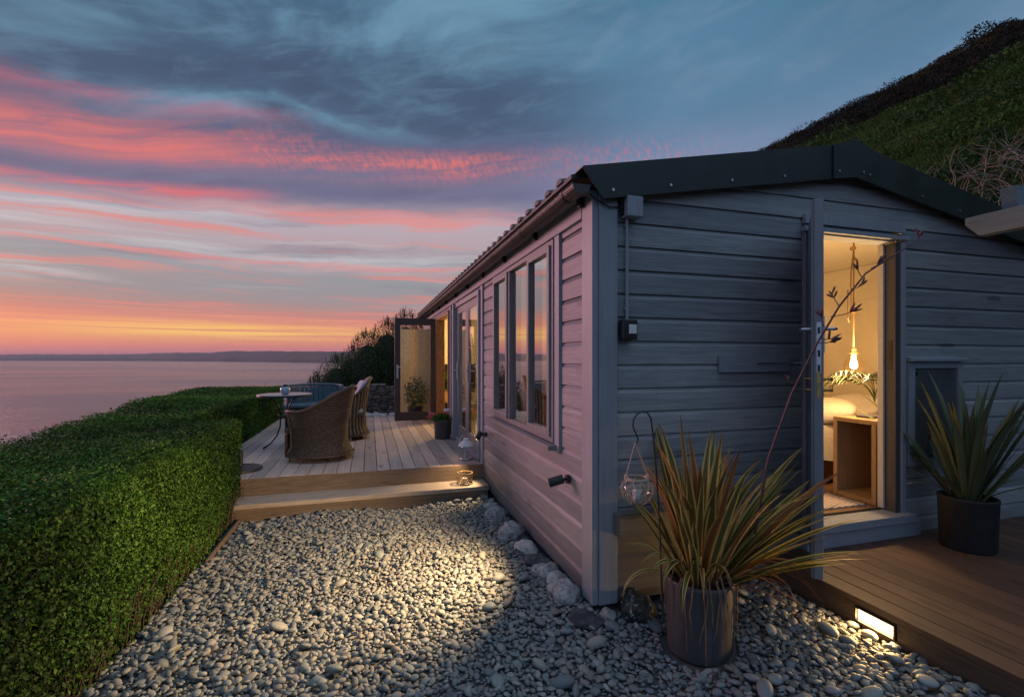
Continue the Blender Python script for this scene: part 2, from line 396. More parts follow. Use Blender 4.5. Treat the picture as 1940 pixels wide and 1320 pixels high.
M['rope'] = simple('natural_twine', (.42,.32,.25), 0.85, 0, 0.3, 200, 0.5)
M['linen'] = simple('white_linen', (.52,.50,.49), 0.85, 0, 0.08, 30, 0.3)
M['cushion'] = simple('pale_blue_grey_cushion', (.42,.44,.52), 0.85, 0, 0.12, 40, 0.3)
M['navy'] = simple('navy_cushion', (.05,.055,.09), 0.85, 0, 0.2, 40, 0.3)
M['bluepaint'] = simple('chalky_blue_paint', (.07,.13,.17), 0.55, 0, 0.2, 12, 0.1)
M['white'] = simple('white_enamel', (.75,.76,.78), 0.35, 0, 0.05, 20, 0.02)
M['brass'] = simple('aged_brass', (.45,.30,.12), 0.35, 1.0, 0.2, 40, 0.05)
M['ceramic'] = simple('pale_blue_glaze', (.30,.44,.50), 0.25, 0, 0.15, 12, 0.02, coat=.5)

# evening haze over the bay: one closed box of thin air round the whole scene
hm, ht, hp_, ho = new_mat('evening_haze'); ht.nt.nodes.remove(hp_); pv = ht.n('ShaderNodeVolumePrincipled')
pv.inputs['Color'].default_value = (.80,.76,.86,1); pv.inputs['Density'].default_value = HAZE; ht.link(pv.outputs[0], ho.inputs['Volume'])
hz_ = MB(); hz_.box(-16000, 16000, -300, 17000, -47, 170); tag(hz_.build('haze', hm), kind='stuff')
# ================================================================== TERRAIN AND SEA
def prof(x):
    xs = [-200,-45,-6.2,-4.2,5.4,6.1,8,10,14,22,24,30,60,140]; zs = [-42,-41.5,-4.5,-1.75,-1.75,-.2,2.0,3.7,6.75,11.8,12.3,13.0,15.5,19]
    return np.interp(x, xs, zs)
def sm(x, a, b):
    t = np.clip((x-a)/(b-a), 0, 1); return t*t*(3-2*t)
def terr(x, y):
    z = prof(x)
    g = np.clip(y-16.5, 0, None)
    drop = np.clip(g*1.15, 0, 44)*(1-sm(x, 3.5, 15))
    z = np.where(x < 22, np.maximum(z-drop, -43), z)
    return z
def fbm(x, y, seed=0, oct=4):
    z = np.zeros_like(x); a = 1.0; f = 1.0
    rs = np.random.default_rng(seed)
    for o in range(oct):
        for k in range(4):
            th, ph = rs.uniform(0, 6.28, 2); z += a*np.sin((x*math.cos(th)+y*math.sin(th))*f*rs.uniform(.7,1.4)+ph)*0.3
        a *= .5; f *= 2.05
    return z
gx = np.concatenate([np.linspace(-150,-8,40), np.linspace(-7.5,5,36), np.linspace(5.3,30,150), np.linspace(31,140,60)])
gy = np.concatenate([np.linspace(-60,-2,20), np.linspace(-1.5,17,80), np.linspace(17.4,60,150), np.linspace(62,260,60)])
GX, GY = np.meshgrid(gx, gy); GZ = terr(GX, GY)
rough_ = sm(GX, 6.2, 8)*sm(30-GX, 0, 5)
amp = 0.13+0.25*sm(GX, 13.5, 16)
GZ = GZ + fbm(GX*1.9, GY*1.5, 3, 5)*amp*rough_*0.8 + fbm(GX*.55, GY*.4, 8, 4)*0.30*rough_ + sm(-GX, 6, 12)*fbm(GX*.2, GY*.2, 2, 4)*1.2
nx, ny = len(gx), len(gy)
V = np.stack([GX.ravel(), GY.ravel(), GZ.ravel()], 1)
I = np.arange(nx*ny).reshape(ny, nx)
F = np.stack([I[:-1,:-1], I[:-1,1:], I[1:,1:], I[1:,:-1]], -1).reshape(-1, 4)
cx = V[F].mean(1)[:, 0]
m, t, p, o = new_mat('hillside_turf_and_heath'); oc = objco(t)
sp = t.n('ShaderNodeSeparateXYZ'); t.link(oc, sp.inputs[0]); hx = S(t, sp.outputs[0]); 
n = t.noise(oc, 0.55, 6, 0.65); n2 = t.noise(oc, 3.5, 6, 0.7); n3 = t.noise(oc, .9, 4, .6)
grass = t.mix(t.smooth(n2, .35, .65), (.012,.034,.010,1), (.035,.085,.022,1))
grass = t.mix(t.smooth(n, .5, .68)*.7, grass, (.055,.05,.028,1))
heath = t.mix(t.smooth(n2, .4, .65), (.006,.007,.006,1), (.022,.020,.015,1))
c = t.mix(t.smooth(hx+(n-0.5)*3.5, 13.4, 14.6), grass, heath)
gm = t.smooth(n3, .58, .66)*t.smooth(n2, .5, .6)*t.smooth(hx, 14.5, 16)
c = t.mix(gm*.8, c, (.16,.09,.012,1))
c = t.mix(t.smooth(hx, 5.6, 6.4), (.035,.03,.022,1), c)
t.link(c, p.inputs['Base Color']); p.inputs['Roughness'].default_value = .95; p.inputs['Specular IOR Level'].default_value = .1
bump(t, p, n2, 1.0, .12)
M['hill'] = m
M['earth'] = simple('dark_soil', (.03,.026,.02), .95, 0, .4, 8, .6)
ground = np_mesh('ground', V, F[cx <= 5.35], M['earth'], smooth=True); tag(ground, kind='structure')
hill = np_mesh('hillside', V, F[cx > 5.35], M['hill'], smooth=True); tag(hill, kind='structure')

# sea
m, t, p, o = new_mat('evening_sea'); oc = objco(t)
n = t.noise(t.mapping(oc, (.012,.035,.012), (0,0,R(-20))), 1, 5, .6); n2 = t.noise(t.mapping(oc, (.10,.22,.1), (0,0,R(-16))), 1, 6, .65)
n4 = t.noise(t.mapping(oc, (.0006,.003,.001), (0,0,R(-8))), 1, 4, .6)
p.inputs['Base Color'].default_value = (.12,.12,.17,1); t.inp(p, 'Roughness', t.smooth(n4, .42, .62)*.10+.15); p.inputs['IOR'].default_value = 1.33
bump(t, p, n*1.0+n2*1.4, .8, 1.7)
M['sea'] = m
mb = MB(); mb.add([(-30000,-8000,-40),(30000,-8000,-40),(30000,40000,-40),(-30000,40000,-40)], [(0,1,2,3)])
tag(mb.build('sea', M['sea']), kind='structure')

# far coast: a low range of hills behind the bay
pts = [(-500,671.5,12500),(-200,671,12500),(0,671.5,12000),(60,670.5,11500),(130,671,11000),(200,671,10500),(260,670.5,10000),(290,669,9500),(330,668,8800),(400,668,8000),(425,665.5,7600),
       (450,664.5,7400),(480,665.5,7000),(505,664.5,6600),(540,665.5,6000),(600,665.5,5200),(650,666,4600),(690,664,4200),(760,660,3900),(900,655,3500)]
us = np.linspace(-500, 900, 420); rows = []
vtop = np.interp(us, [q[0] for q in pts], [q[1] for q in pts]) + 0.5*np.sin(us*.21)*np.sin(us*.047+1) + .3*np.sin(us*.63)
dd = np.interp(us, [q[0] for q in pts], [q[2] for q in pts])
prof_far = [(0,0.0),(0,.12),(60,.30),(200,.52),(420,.78),(700,1.0),(1400,.9),(2600,0)]
V = []
for k, (back_, fr) in enumerate(prof_far):
    for u, vt, D in zip(us, vtop, dd):
        top = (680-vt)/900*(D+700); h = -40.5 + (top+40.5)*fr
        if 0 < k < 7: h += (6*math.sin(u*.35+k*2)+5*math.sin(u*.13+k))*(fr < .99)*.5
        q = ray(u, 680, D+back_); V.append((q.x, q.y, h))
n_ = len(us); I = np.arange(len(prof_far)*n_).reshape(len(prof_far), n_)
F = np.stack([I[:-1,:-1], I[:-1,1:], I[1:,1:], I[1:,:-1]], -1).reshape(-1, 4)
M['coast'] = simple('coastal_farmland', (.05,.055,.045), .95, 0, .5, .004, 0)
tag(np_mesh('far_hills', V, F, M['coast'], smooth=True), kind='structure')
# rocky spit below the cliff
mb = MB()
for i in range(14):
    q = ray(598+i*3.0+random.uniform(-1,1), 712, 1090+random.uniform(-30,30)); hgt = random.uniform(1.5, 4.5)*(.4+i/14)
    mb.grid(7, 5, lambda u, v, q=q, hgt=hgt: (q.x+math.cos(u*6.283)*9*(1-v*.9), q.y+math.sin(u*6.283)*14*(1-v*.9), -40.3+hgt*math.sin(v*1.57)), closed_u=True)
tag(mb.build('rocky_spit', M['earth'], smooth=True), kind='structure')

# ================================================================== PEBBLES
M['peb'], t, p, o = new_mat('beach_pebbles')
at = t.n('ShaderNodeAttribute', attribute_name='tint')
n = t.noise(objco(t), 160, 4, .6); c = t.mix(t.smooth(n, .35, .7)*.35, at.outputs['Color'], (.08,.08,.08,1))
t.link(c, p.inputs['Base Color']); p.inputs['Roughness'].default_value = .62; bump(t, p, n, .25, .002)
def ico(sub):
    import bmesh
    bm = bmesh.new(); bmesh.ops.create_icosphere(bm, subdivisions=sub, radius=1.0)
    v = np.array([q.co[:] for q in bm.verts], np.float32); bm.verts.index_update()
    f = np.array([[q.index for q in g.verts] for g in bm.faces], np.int32); bm.free(); return v, f
ICV, ICF = ico(2)
PX0, PX1, PY0, PY1 = -1.25, 2.54, 0.35, 5.05
def pebz(x, y):
    z = -1.545 + .03*sm(x, .3, 1.2)
    z = z + .055*sm(x, 1.45, 2.5)*sm(3.4-y, 0, .8) + .018*np.sin(x*2.3+y*1.7)+.012*np.sin(x*5.1-y*4.3)
    return z
def inside(x, y):
    if (x < -1.16 and y > 4.05) or x < PX0+.01 or x > PX1 or y < PY0 or y > PY1: return False
    if x > 1.27 and y > 2.60: return False
    if x > 1.30 and y > 2.50: return False
    return True
POTC = (1.65, 2.10); 
# individually set stones first: (u, v) on the pebble plane, size
boulders = [(962,975,.115,'g','pale speckled granite boulder farthest along the wall foot, nearest the deck step'),
 (1000,1012,.125,'g','broad speckled granite boulder, second from the deck step along the wall foot'),
 (1022,1040,.10,'w','cream speckled boulder midway along the foot of the side wall'),
 (1040,1062,.085,'d','flat dark grey slate rock leaning on the middle of the side wall foot'),
 (1058,1088,.09,'g','grey mottled boulder between the dark slate and the small white boulder'),
 (1070,1103,.075,'w','small whitish oval boulder just behind the large granite one by the corner'),
 (1096,1130,.095,'g','large rounded pale granite boulder beside the cabin corner'),
 (1108,1178,.095,'s','dark angular slate slab lying on the pebbles before the corner'),
 (1206,1165,.11,'k','black and white mottled rock between the cabin corner and the planter'),
 (1152,1172,.05,'p','smooth grey-green cobble just right of the dark slate slab'),
 (1497,1100,.06,'w','blue-white rock against the end of the open door'),
 (1582,1150,.075,'c','big smooth cream stone lit gold beside the recessed deck light'),
 (942,955,.07,'w','small pale rock at the wall foot next to the deck step'),
 (972,1008,.06,'p','smooth grey-green stone in front of the two farthest granite boulders'),
 (985,1048,.055,'d','small dark slate piece on the pebbles before the cream speckled boulder'),
 (1022,1082,.06,'g','fist-sized granite stone in front of the flat dark slate rock'),
 (1052,1122,.055,'w','fist-sized whitish stone left of the large granite boulder by the corner'),
 (915,938,.045,'p','single rounded grey stone by the right end of the step')]
def gp(u, v, z=-1.50):
    D = -z*900/(v-680); q = ray(u, v, D); return q.x, q.y
placed = []
def stone_mat(name, a, b, sc, thr=(.45,.55)):
    m, t, p, o = new_mat(name); n = t.noise(objco(t), sc, 5, .75)
    t.link(t.mix(t.smooth(n, *thr), a+(1,), b+(1,)), p.inputs['Base Color']); p.inputs['Roughness'].default_value = .75; bump(t, p, n, .6, .006); return m
SM = {'g': stone_mat('speckled_granite', (.20,.21,.22), (.46,.48,.49), 30, (.38,.60)), 'w': stone_mat('pale_quartz_rock', (.34,.35,.35), (.56,.57,.56), 22, (.35,.65)),
      'd': stone_mat('dark_slate', (.06,.065,.075), (.13,.14,.155), 12), 's': stone_mat('charcoal_slate', (.035,.038,.048), (.075,.08,.095), 10),
      'k': stone_mat('black_white_rock', (.03,.035,.038), (.42,.44,.44), 26, (.55,.62)), 'p': stone_mat('smooth_grey_stone', (.24,.26,.25), (.34,.36,.35), 8),
      'c': stone_mat('smooth_cream_stone', (.55,.50,.42), (.66,.60,.52), 9)}
BV, BF = ico(4)
def rock(seed, r, flat, ang):
    V = BV.copy(); s = Vector((seed*7.3, seed*3.1, 1.7)); o = []
    for q in V:
        qv = Vector(q); d = 1 + .22*mnoise.noise(qv*1.3+s) + ang*.13*mnoise.noise(qv*3.1+s) + ang*.05*mnoise.noise(qv*8+s)
        o.append(qv*d)
    a = random.Random(seed).uniform(0, 3.14); o = np.array(o, np.float32)*np.array([r*1.15, r*.85, r*flat], np.float32)
    ca, sa = math.cos(a), math.sin(a); x = o[:,0]*ca-o[:,1]*sa; y = o[:,0]*sa+o[:,1]*ca
    return np.stack([x, y, o[:,2]], 1)
for i, (u, v, r, k, lab) in enumerate(boulders):
    x, y = gp(u, v); z = float(pebz(np.float64(x), np.float64(y)))
    if x > 1.27-r*.9 and x < 1.35 and y > 2.62: x = 1.27-r*.95
    flat = {'s': .30, 'd': .55, 'k': .85}.get(k, .78)
    Vr = rock(i+3, r, flat, 1.8 if k in 'sdk' else (1.5 if i % 2 else .8)); 
    if k in 's':   # split faces
        Vr[:,2] = np.clip(Vr[:,2], -1, r*.2); Vr[:,0] = np.clip(Vr[:,0], -r*.95, r*.9)
    cz = z + r*flat*.28
    o = np_mesh('slate_rock' if k in 'sd' else 'boulder', Vr+np.array([x,y,cz],np.float32), BF, SM[k], smooth=(k != 's'), origin=(x,y,z)); tag(o, lab, 'rock')
    placed.append((x, y, r*.8))
placed.append((POTC[0], POTC[1], .19))
# large cobbles: individual, alike
cobs = []
rnd = random.Random(4)
cell = {}
CS = .09
def near_ok(x, y, r, tol):
    ci, cj = int(x//CS), int(y//CS)
    for a in range(ci-1, ci+2):
        for b in range(cj-1, cj+2):
            for (px, py, pr) in cell.get((a,b), ()):
                if (px-x)**2+(py-y)**2 < ((pr+r)*tol)**2: return False
    for (px, py, pr) in placed:
        if (px-x)**2+(py-y)**2 < (pr+r*.7)**2: return False
    return True
def put(x, y, r): cell.setdefault((int(x//CS), int(y//CS)), []).append((x, y, r))
def bigfac(x, y):   # bigger stones near the corner, along the deck and along the hedge
    return max(math.exp(-((x-2.45)/.45)**2)*(1 if y < 2.4 else 0), math.exp(-((x-1.1)/.25)**2)*(1 if y > 2 else .3), .6*math.exp(-((x+1.05)/.12)**2), .25*math.exp(-((y-1.6)/.5)**2))
tries = 0
while len(cobs) < 85 and tries < 6000:
    tries += 1; x, y = rnd.uniform(PX0, PX1), rnd.uniform(1.2, PY1)
    if not inside(x, y) or rnd.random() > .12+bigfac(x, y): continue
    r = rnd.uniform(.026, .046)
    if near_ok(x, y, r, .95): cobs.append((x, y, r)); put(x, y, r)
PAL = np.array([(.42,.43,.40),(.36,.38,.38),(.50,.48,.43),(.30,.32,.33),(.54,.49,.40),(.42,.35,.30),(.48,.41,.36),(.24,.28,.30),(.39,.43,.39),(.60,.57,.51),(.34,.37,.40),(.20,.22,.24)], np.float32)*np.array([.94,1.02,1.08], np.float32)
def pebble_verts(IV, cxy, r, z, rs):
    k = len(r); B = np.repeat(IV[None], k, 0).copy()
    sx = rs.uniform(.95, 1.45, k); sy = rs.uniform(.7, .98, k); sz = rs.uniform(.38, .66, k)
    # irregular outline
    for q in range(2):
        d = rs.normal(size=(k,3)); d /= np.linalg.norm(d, axis=1)[:,None]
        dot = np.einsum('kvc,kc->kv', B, d); B *= (1+(.12*dot+.10*dot**2*rs.choice([-1,1],k)[:,None]))[:,:,None]
    B[:,:,0] *= (r*sx)[:,None]; B[:,:,1] *= (r*sy)[:,None]; B[:,:,2] *= (r*sz)[:,None]
    tx = rs.normal(0, .27, k); ty = rs.normal(0, .27, k); tz = rs.uniform(0, 6.283, k)
    c, s = np.cos(tx)[:,None], np.sin(tx)[:,None]; y_, z_ = B[:,:,1]*c-B[:,:,2]*s, B[:,:,1]*s+B[:,:,2]*c; B[:,:,1], B[:,:,2] = y_, z_
    c, s = np.cos(ty)[:,None], np.sin(ty)[:,None]; x_, z_ = B[:,:,0]*c+B[:,:,2]*s, -B[:,:,0]*s+B[:,:,2]*c; B[:,:,0], B[:,:,2] = x_, z_
    c, s = np.cos(tz)[:,None], np.sin(tz)[:,None]; x_, y_ = B[:,:,0]*c-B[:,:,1]*s, B[:,:,0]*s+B[:,:,1]*c; B[:,:,0], B[:,:,1] = x_, y_
    B[:,:,0] += cxy[:,0][:,None]; B[:,:,1] += cxy[:,1][:,None]; B[:,:,2] += z[:,None]
    return B
IV3, IF3 = ico(3)
for i, (x, y, r) in enumerate(cobs):
    z = float(pebz(np.float64(x), np.float64(y)))+r*.30+.008
    B = pebble_verts(IV3, np.array([[x,y]]), np.array([r]), np.array([z]), rng)[0]
    cpal = PAL[rng.integers(len(PAL))]*rng.uniform(.55, .82); ti = np.tile(np.append(cpal, 1), (len(B),1))
    o = np_mesh('cobble', B, IF3, M['peb'], smooth=True, tint=ti, origin=(x,y,z))
    tag(o, 'rounded sea-worn cobble, one of the larger stones among the small pebbles', 'cobble', 'larger cobbles scattered in the pebble bed')
small = []
for (n_try, r0, r1, tol) in ((8000,.021,.031,.86),(30000,.0135,.020,.80),(80000,.007,.013,.76)):
    for _ in range(n_try):
        x, y = rnd.uniform(PX0, PX1), rnd.uniform(PY0, PY1)
        if not inside(x, y): continue
        if y < 1.2 and r0 < .01: continue
        r = r0+(r1-r0)*rnd.random()**1.6
        if r0 > .015 and rnd.random() > .35+bigfac(x, y)*.6: continue
        if near_ok(x, y, r, tol): small.append((x, y, r)); put(x, y, r)
# a loose second layer on top
top = []
for _ in range(5200):
    x, y = rnd.uniform(PX0, PX1), rnd.uniform(PY0, PY1); r = rnd.uniform(.010, .022)
    if inside(x, y) and all((px-x)**2+(py-y)**2 > (pr+r)**2 for px, py, pr in placed): top.append((x, y, r))
P_ = np.array(small+top, np.float32); lift = np.concatenate([np.full(len(small), .0), np.full(len(top), .014)])
z = pebz(P_[:,0].astype(np.float64), P_[:,1].astype(np.float64)) + rng.normal(0, .003, len(P_)) + lift
B = pebble_verts(ICV, P_[:,:2], P_[:,2], z, rng); k = len(P_)
F = (ICF[None]+(np.arange(k)*len(ICV))[:,None,None]).reshape(-1, 3)
cc = (PAL[rng.integers(len(PAL), size=k)]*.7+PAL.mean(0)*.3)*rng.uniform(.50, .80, (k,1)).astype(np.float32)
ti = np.repeat(np.concatenate([cc, np.ones((k,1),np.float32)], 1), len(ICV), 0)
tag(np_mesh('pebbles', B.reshape(-1,3), F, M['peb'], smooth=True, tint=ti), 'grey and cream beach pebbles covering the path', 'pebbles', kind='stuff')
print('pebbles', k)
# bed under the pebbles
nxp = 40; xs = np.linspace(PX0-.02, 2.60, nxp); ys = np.linspace(.2, 5.4, nxp); GX, GY = np.meshgrid(xs, ys)
V = np.stack([GX.ravel(), GY.ravel(), (pebz(GX, GY)-.012).ravel()], 1); I = np.arange(nxp*nxp).reshape(nxp, nxp)
F = np.stack([I[:-1,:-1], I[:-1,1:], I[1:,1:], I[1:,:-1]], -1).reshape(-1, 4)
tag(np_mesh('path', V, F, simple('wet_grit', (.10,.102,.105), .9, 0, .5, 120, .8), smooth=True), kind='structure')
# timber edging between path and hedge
mb = MB(); mb.box(-1.19, -1.172, 4.1, 5.06, -1.75, -1.515)
tag(mb.build('path_edging', M['sleeper'], bevel=.004, origin=(-1.18,.3,-1.75)), 'thin weathered timber edging board between hedge and pebbles', 'edging board')
# white pebbles at the far end of the terrace
k = 260; xy = np.stack([rng.uniform(-.75, 1.3, k), rng.uniform(10.62, 10.98, k)], 1).astype(np.float32)
B = pebble_verts(ICV, xy, rng.uniform(.03,.06,k).astype(np.float32), np.full(k, -1.22), rng)
F = (ICF[None]+(np.arange(k)*len(ICV))[:,None,None]).reshape(-1, 3); ti = np.ones((k*len(ICV),4))*[.6,.6,.62,1]
tag(np_mesh('white_pebbles', B.reshape(-1,3), F, M['peb'], smooth=True, tint=ti), 'pale pebbles in a strip at the far end of the deck', 'pebbles', kind='stuff')
# ================================================================== DECKS
deck = tag(bpy.data.objects.new('terrace_deck', None), kind='structure'); col.objects.link(deck); deck.location = (-.2, 5.4, -1.55)
mb = MB(); x = -1.76
while x < 1.28:
    mb.box(x+.004, min(x+.1416-.004, 1.285), 5.43, 10.6, -1.245, -1.22); x += .1416
mb.build('boards', M['deckl'], deck, bevel=.002)
mb = MB(); mb.box(-1.74, 1.27, 5.40, 5.428, -1.40, -1.224); 
mb.build('fascia', M['sleeper'], deck, bevel=.003)
mb = MB(); mb.box(-1.72, 1.26, 5.46, 10.55, -1.75, -1.252); mb.build('substructure', M['black'], deck)  # solid black fill stands in for shade between the boards
mb = MB(); mb.box(-1.40, 1.262, 5.07, 5.396, -1.435, -1.39)
mb.build('step_tread', M['tread'], deck, bevel=.006)
mb = MB(); mb.box(-1.39, 1.25, 5.09, 5.13, -1.72, -1.439)
mb.build('step_riser', M['sleeper'], deck, bevel=.004)
deck2 = tag(bpy.data.objects.new('entrance_deck', None), kind='structure'); col.objects.link(deck2); deck2.location = (3.5, 1.5, -1.5)
mb = MB(); x = 2.545
while x < 6.0:
    mb.box(x+.0035, x+.124-.0035, -.5, 2.555, -1.328, -1.30); x += .124
mb.build('boards', M['deckr'], deck2, bevel=.002)
# side fascia leaves a slot for the recessed light
mb = MB(); mb.box(2.556, 2.584, -.5, 1.742, -1.48, -1.329); mb.box(2.556, 2.584, 1.958, 2.55, -1.48, -1.329)
mb.box(2.556, 2.584, 1.742, 1.958, -1.48, -1.432); mb.box(2.556, 2.584, 1.742, 1.958, -1.346, -1.329); 
mb.build('fascia', M['fasciar'], deck2)
MB().box(2.60, 5.9, -.4, 2.5, -1.75, -1.34).build('substructure', M['black'], deck2)  # black fill painted as the shade below these boards
lt = thing('recessed_light', 'glowing rectangular brick light set in the side of the entrance deck', 'light', (2.57, 1.85, -1.43))
mb = MB()
for a in ((1.745,1.956,-1.358,-1.349),(1.745,1.956,-1.429,-1.420),(1.745,1.754,-1.420,-1.358),(1.947,1.956,-1.420,-1.358)): mb.box(2.545, 2.60, a[0], a[1], a[2], a[3])
mb.build('frame', M['dark'], lt)
mb = MB(); mb.box(2.562, 2.585, 1.756, 1.945, -1.418, -1.360)
mb.build('lens', emis('lit_lens', (1.0,.66,.30), 9.0), lt)

# ================================================================== CABIN
HX0, HX1, GY0, HY1 = 1.304, 5.75, 2.59, 11.75
ZB = -1.46
cab = thing('cabin', 'long grey-blue timber clad cabin with dark low-pitched roof', 'cabin', (3.2, 7.0, -1.46))
RP = [(0,.002),(0,.020),(.002,.0215),(.112,.0215),(.118,.019),(.1345,.010),(.1385,.009),(.1390,.002)]
PITCH = .144
def clad(mb, plane, pos, lo, hi, z0, z1, opens, k0=-40, k1=20):
    bps = sorted({z0, z1}|{o_[2] for o_ in opens}|{o_[3] for o_ in opens})
    for k in range(k0, k1):
        zb = .688+k*PITCH
        rows = [(zb+a, d) for a, d in RP]+[(zb+PITCH, .002)]
        if rows[-1][0] <= z0 or rows[0][0] >= z1: continue
        cuts = [max(z0, rows[0][0])]+[b for b in bps if rows[0][0]+1e-4 < b < rows[-1][0]-1e-4]+[min(z1, rows[-1][0])]
        for za, zc in zip(cuts[:-1], cuts[1:]):
            if zc-za < 1e-4: continue
            rr = []
            def dep(z, up):
                L = [q for q in rows]
                for (a, da), (b, db) in zip(L[:-1], L[1:]):
                    if b > a and a-1e-7 <= z <= b+1e-7 and (up or z < b-1e-7): return da+(db-da)*(z-a)/(b-a)
                return .002
            rr.append((za, dep(za, False)))
            rr = ([(za, .002)] if abs(za-rows[0][0]) < 1e-6 else [])+rr
            rr += [q for q in rows if za+1e-5 < q[0] < zc-1e-5]+[(zc, dep(zc, True))]
            mid = (za+zc)/2
            blocks = sorted([(o_[0], o_[1]) for o_ in opens if o_[2] < mid < o_[3]])
            segs = []; s_ = None
            for a, b in blocks: segs.append((s_, a)); s_ = b
            segs.append((s_, None))
            for sa, sb in segs:
                vs = []; ok = True
                for z, d in rr:
                    a = lo(z) if sa is None else max(sa, lo(z)); b = hi(z) if sb is None else min(sb, hi(z))
                    if b <= a: a = b = (a+b)/2 if sa is None and sb is None else a
                    vs += ([(pos-d, a, z), (pos-d, b, z)] if plane == 'x' else [(a, pos-d, z), (b, pos-d, z)])
                if sa is not None and hi(mid) <= sa: continue
                if sb is not None and lo(mid) >= sb: continue
                mb.add(vs, [(2*i, 2*i+1, 2*i+3, 2*i+2) for i in range(len(rr)-1)])
# gable
DOOR = (2.865, 3.795, -1.19, .925); LOCK = (3.86, 4.41, -.80, -.02)
rl = lambda z: 1.33+max(0, (z-.99)/.192); rh = lambda z: 5.73 if z < .88 else 5.73-(z-.88)/.192
mb = MB(); clad(mb, 'y', GY0, rl, rh, ZB, 1.345, [DOOR, LOCK, (1.33, 2.33, ZB-.1, -.93)])
mb.build('gable_cladding', M['clad'], cab)
mb = MB(); clad(mb, 'y', GY0, lambda z: 1.42, lambda z: 2.33, ZB, -1.045, []); mb.build('plinth_cladding', M['plinth'], cab)
mb = MB(); mb.box(1.395, 2.36, 2.47, 2.562, -1.045, -.915); mb.box(1.395, 1.44, 2.50, 2.562, -1.43, -1.047) if False else None
mb.build('plinth_rail', M['plinth'], cab, bevel=.004)
# side
WIN = (3.16, 4.86, -.60, .86); FD = (5.52, 7.14, -1.25, .83); TD = (7.78, 9.22, -1.25, .80); W2 = (9.9, 11.0, -.4, .8)
ADDED_SL = (9.26, 10.06, -1.25, .80); SO = [WIN, FD, TD, ADDED_SL]  # last opening is added, unseen, for the indoor lamp to shine through
mb = MB(); clad(mb, 'x', HX0, lambda z: 2.62, lambda z: HY1-.05, ZB, .90, SO)
mb.build('side_cladding', M['clad_side'], cab)
mb = MB(); mb.box(5.725, 5.75, 2.64, HY1, ZB, .9); mb.box(HX0, HX1, HY1-.02, HY1, ZB, .9); mb.box(1.34, 5.70, 2.66, 11.7, -1.62, -1.32)
mb.build('plain_wall', M['clad'], cab)
# inner lining with openings
def lining(mb, plane, a0, a1, z0, z1, p0, p1, opens):
    A_ = sorted({a0, a1}|{max(a0,min(a1,o_[i])) for o_ in opens for i in (0,1)}); Z_ = sorted({z0, z1}|{max(z0,min(z1,o_[i])) for o_ in opens for i in (2,3)})
    for a, b in zip(A_[:-1], A_[1:]):
        run = None
        for c_, d_ in list(zip(Z_[:-1], Z_[1:]))+[(None,None)]:
            blocked = c_ is None or any(o_[0] <= (a+b)/2 <= o_[1] and o_[2] <= (c_+d_)/2 <= o_[3] for o_ in opens)
            if blocked:
                if run: mb.box(*((p0,p1,a,b) if plane == 'x' else (a,b,p0,p1)), run[0], run[1]); run = None
            else: run = (run[0], d_) if run else (c_, d_)
FZ = -1.127
mb = MB()
lining(mb, 'x', 2.66, 11.68, FZ, 1.0, HX0+.003, 1.40, SO)
lining(mb, 'y', 1.40, 5.10, FZ, 1.0, GY0+.003, 2.66, [DOOR])
mb.box(5.08, 5.14, 2.67, 11.67, FZ, 1.0); mb.box(1.405, 5.075, 5.40, 5.47, FZ, .998); mb.box(1.405, 5.075, 11.60, 11.66, FZ, 1.0)
mb.prism([(1.40,1.002),(3.235,1.37),(5.08,1.002),(5.08,1.03),(3.235,1.40),(1.40,1.03)], 'y', 2.664, 11.66)
for ya, yb in ((2.595,2.659),(5.401,5.469),(11.601,11.659)): mb.prism([(1.41,1.0015),(5.07,1.0015),(3.235,1.365)], 'y', ya, yb)
mb.box(2.70, 2.76, 2.67, 5.39, FZ, .999); mb.prism([(2.701,1.0),(2.759,1.0),(2.759,1.27),(2.701,1.26)], 'y', 2.67, 5.39)  # added partition, keeps the pendant's light out of the window room
for k in range(12): mb.box(5.074, 5.0795, 2.67, 5.39, FZ+.176*k+.006, FZ+.176*(k+1)) ; mb.box(1.41, 5.07, 5.394, 5.399, FZ+.176*k+.006, FZ+.176*(k+1))
mb.build('inner_wall', M['cream'], cab)
mb = MB(); mb.box(1.41, 5.07, 2.665, 11.6, FZ-.02, FZ); mb.build('floor', M['floor'], cab)
# corner posts and trims
mb = MB(); mb.box(1.262, 1.302, 2.555, 2.70, ZB, .985); mb.box(1.3035, 1.425, 2.545, 2.585, ZB, .985); 
mb.build('corner_post', M['trim'], cab, bevel=.003)
for y0, y1 in ((3.075,3.16),(4.86,4.93),(5.42,5.52),(7.14,7.20),(7.70,7.78)): MB().box(1.262, 1.30, y0, y1, -1.43 if y0 > 4.95 else -.66, .868).build('upright_trim', M['trim'], cab, bevel=.002)
mb = MB(); mb.box(1.258, 1.30, 2.70, HY1, .872, .985); mb.box(1.21, 1.30, 2.56, HY1, .988, 1.0); mb.build('eaves_board', M['trim_y'], cab, bevel=.002)
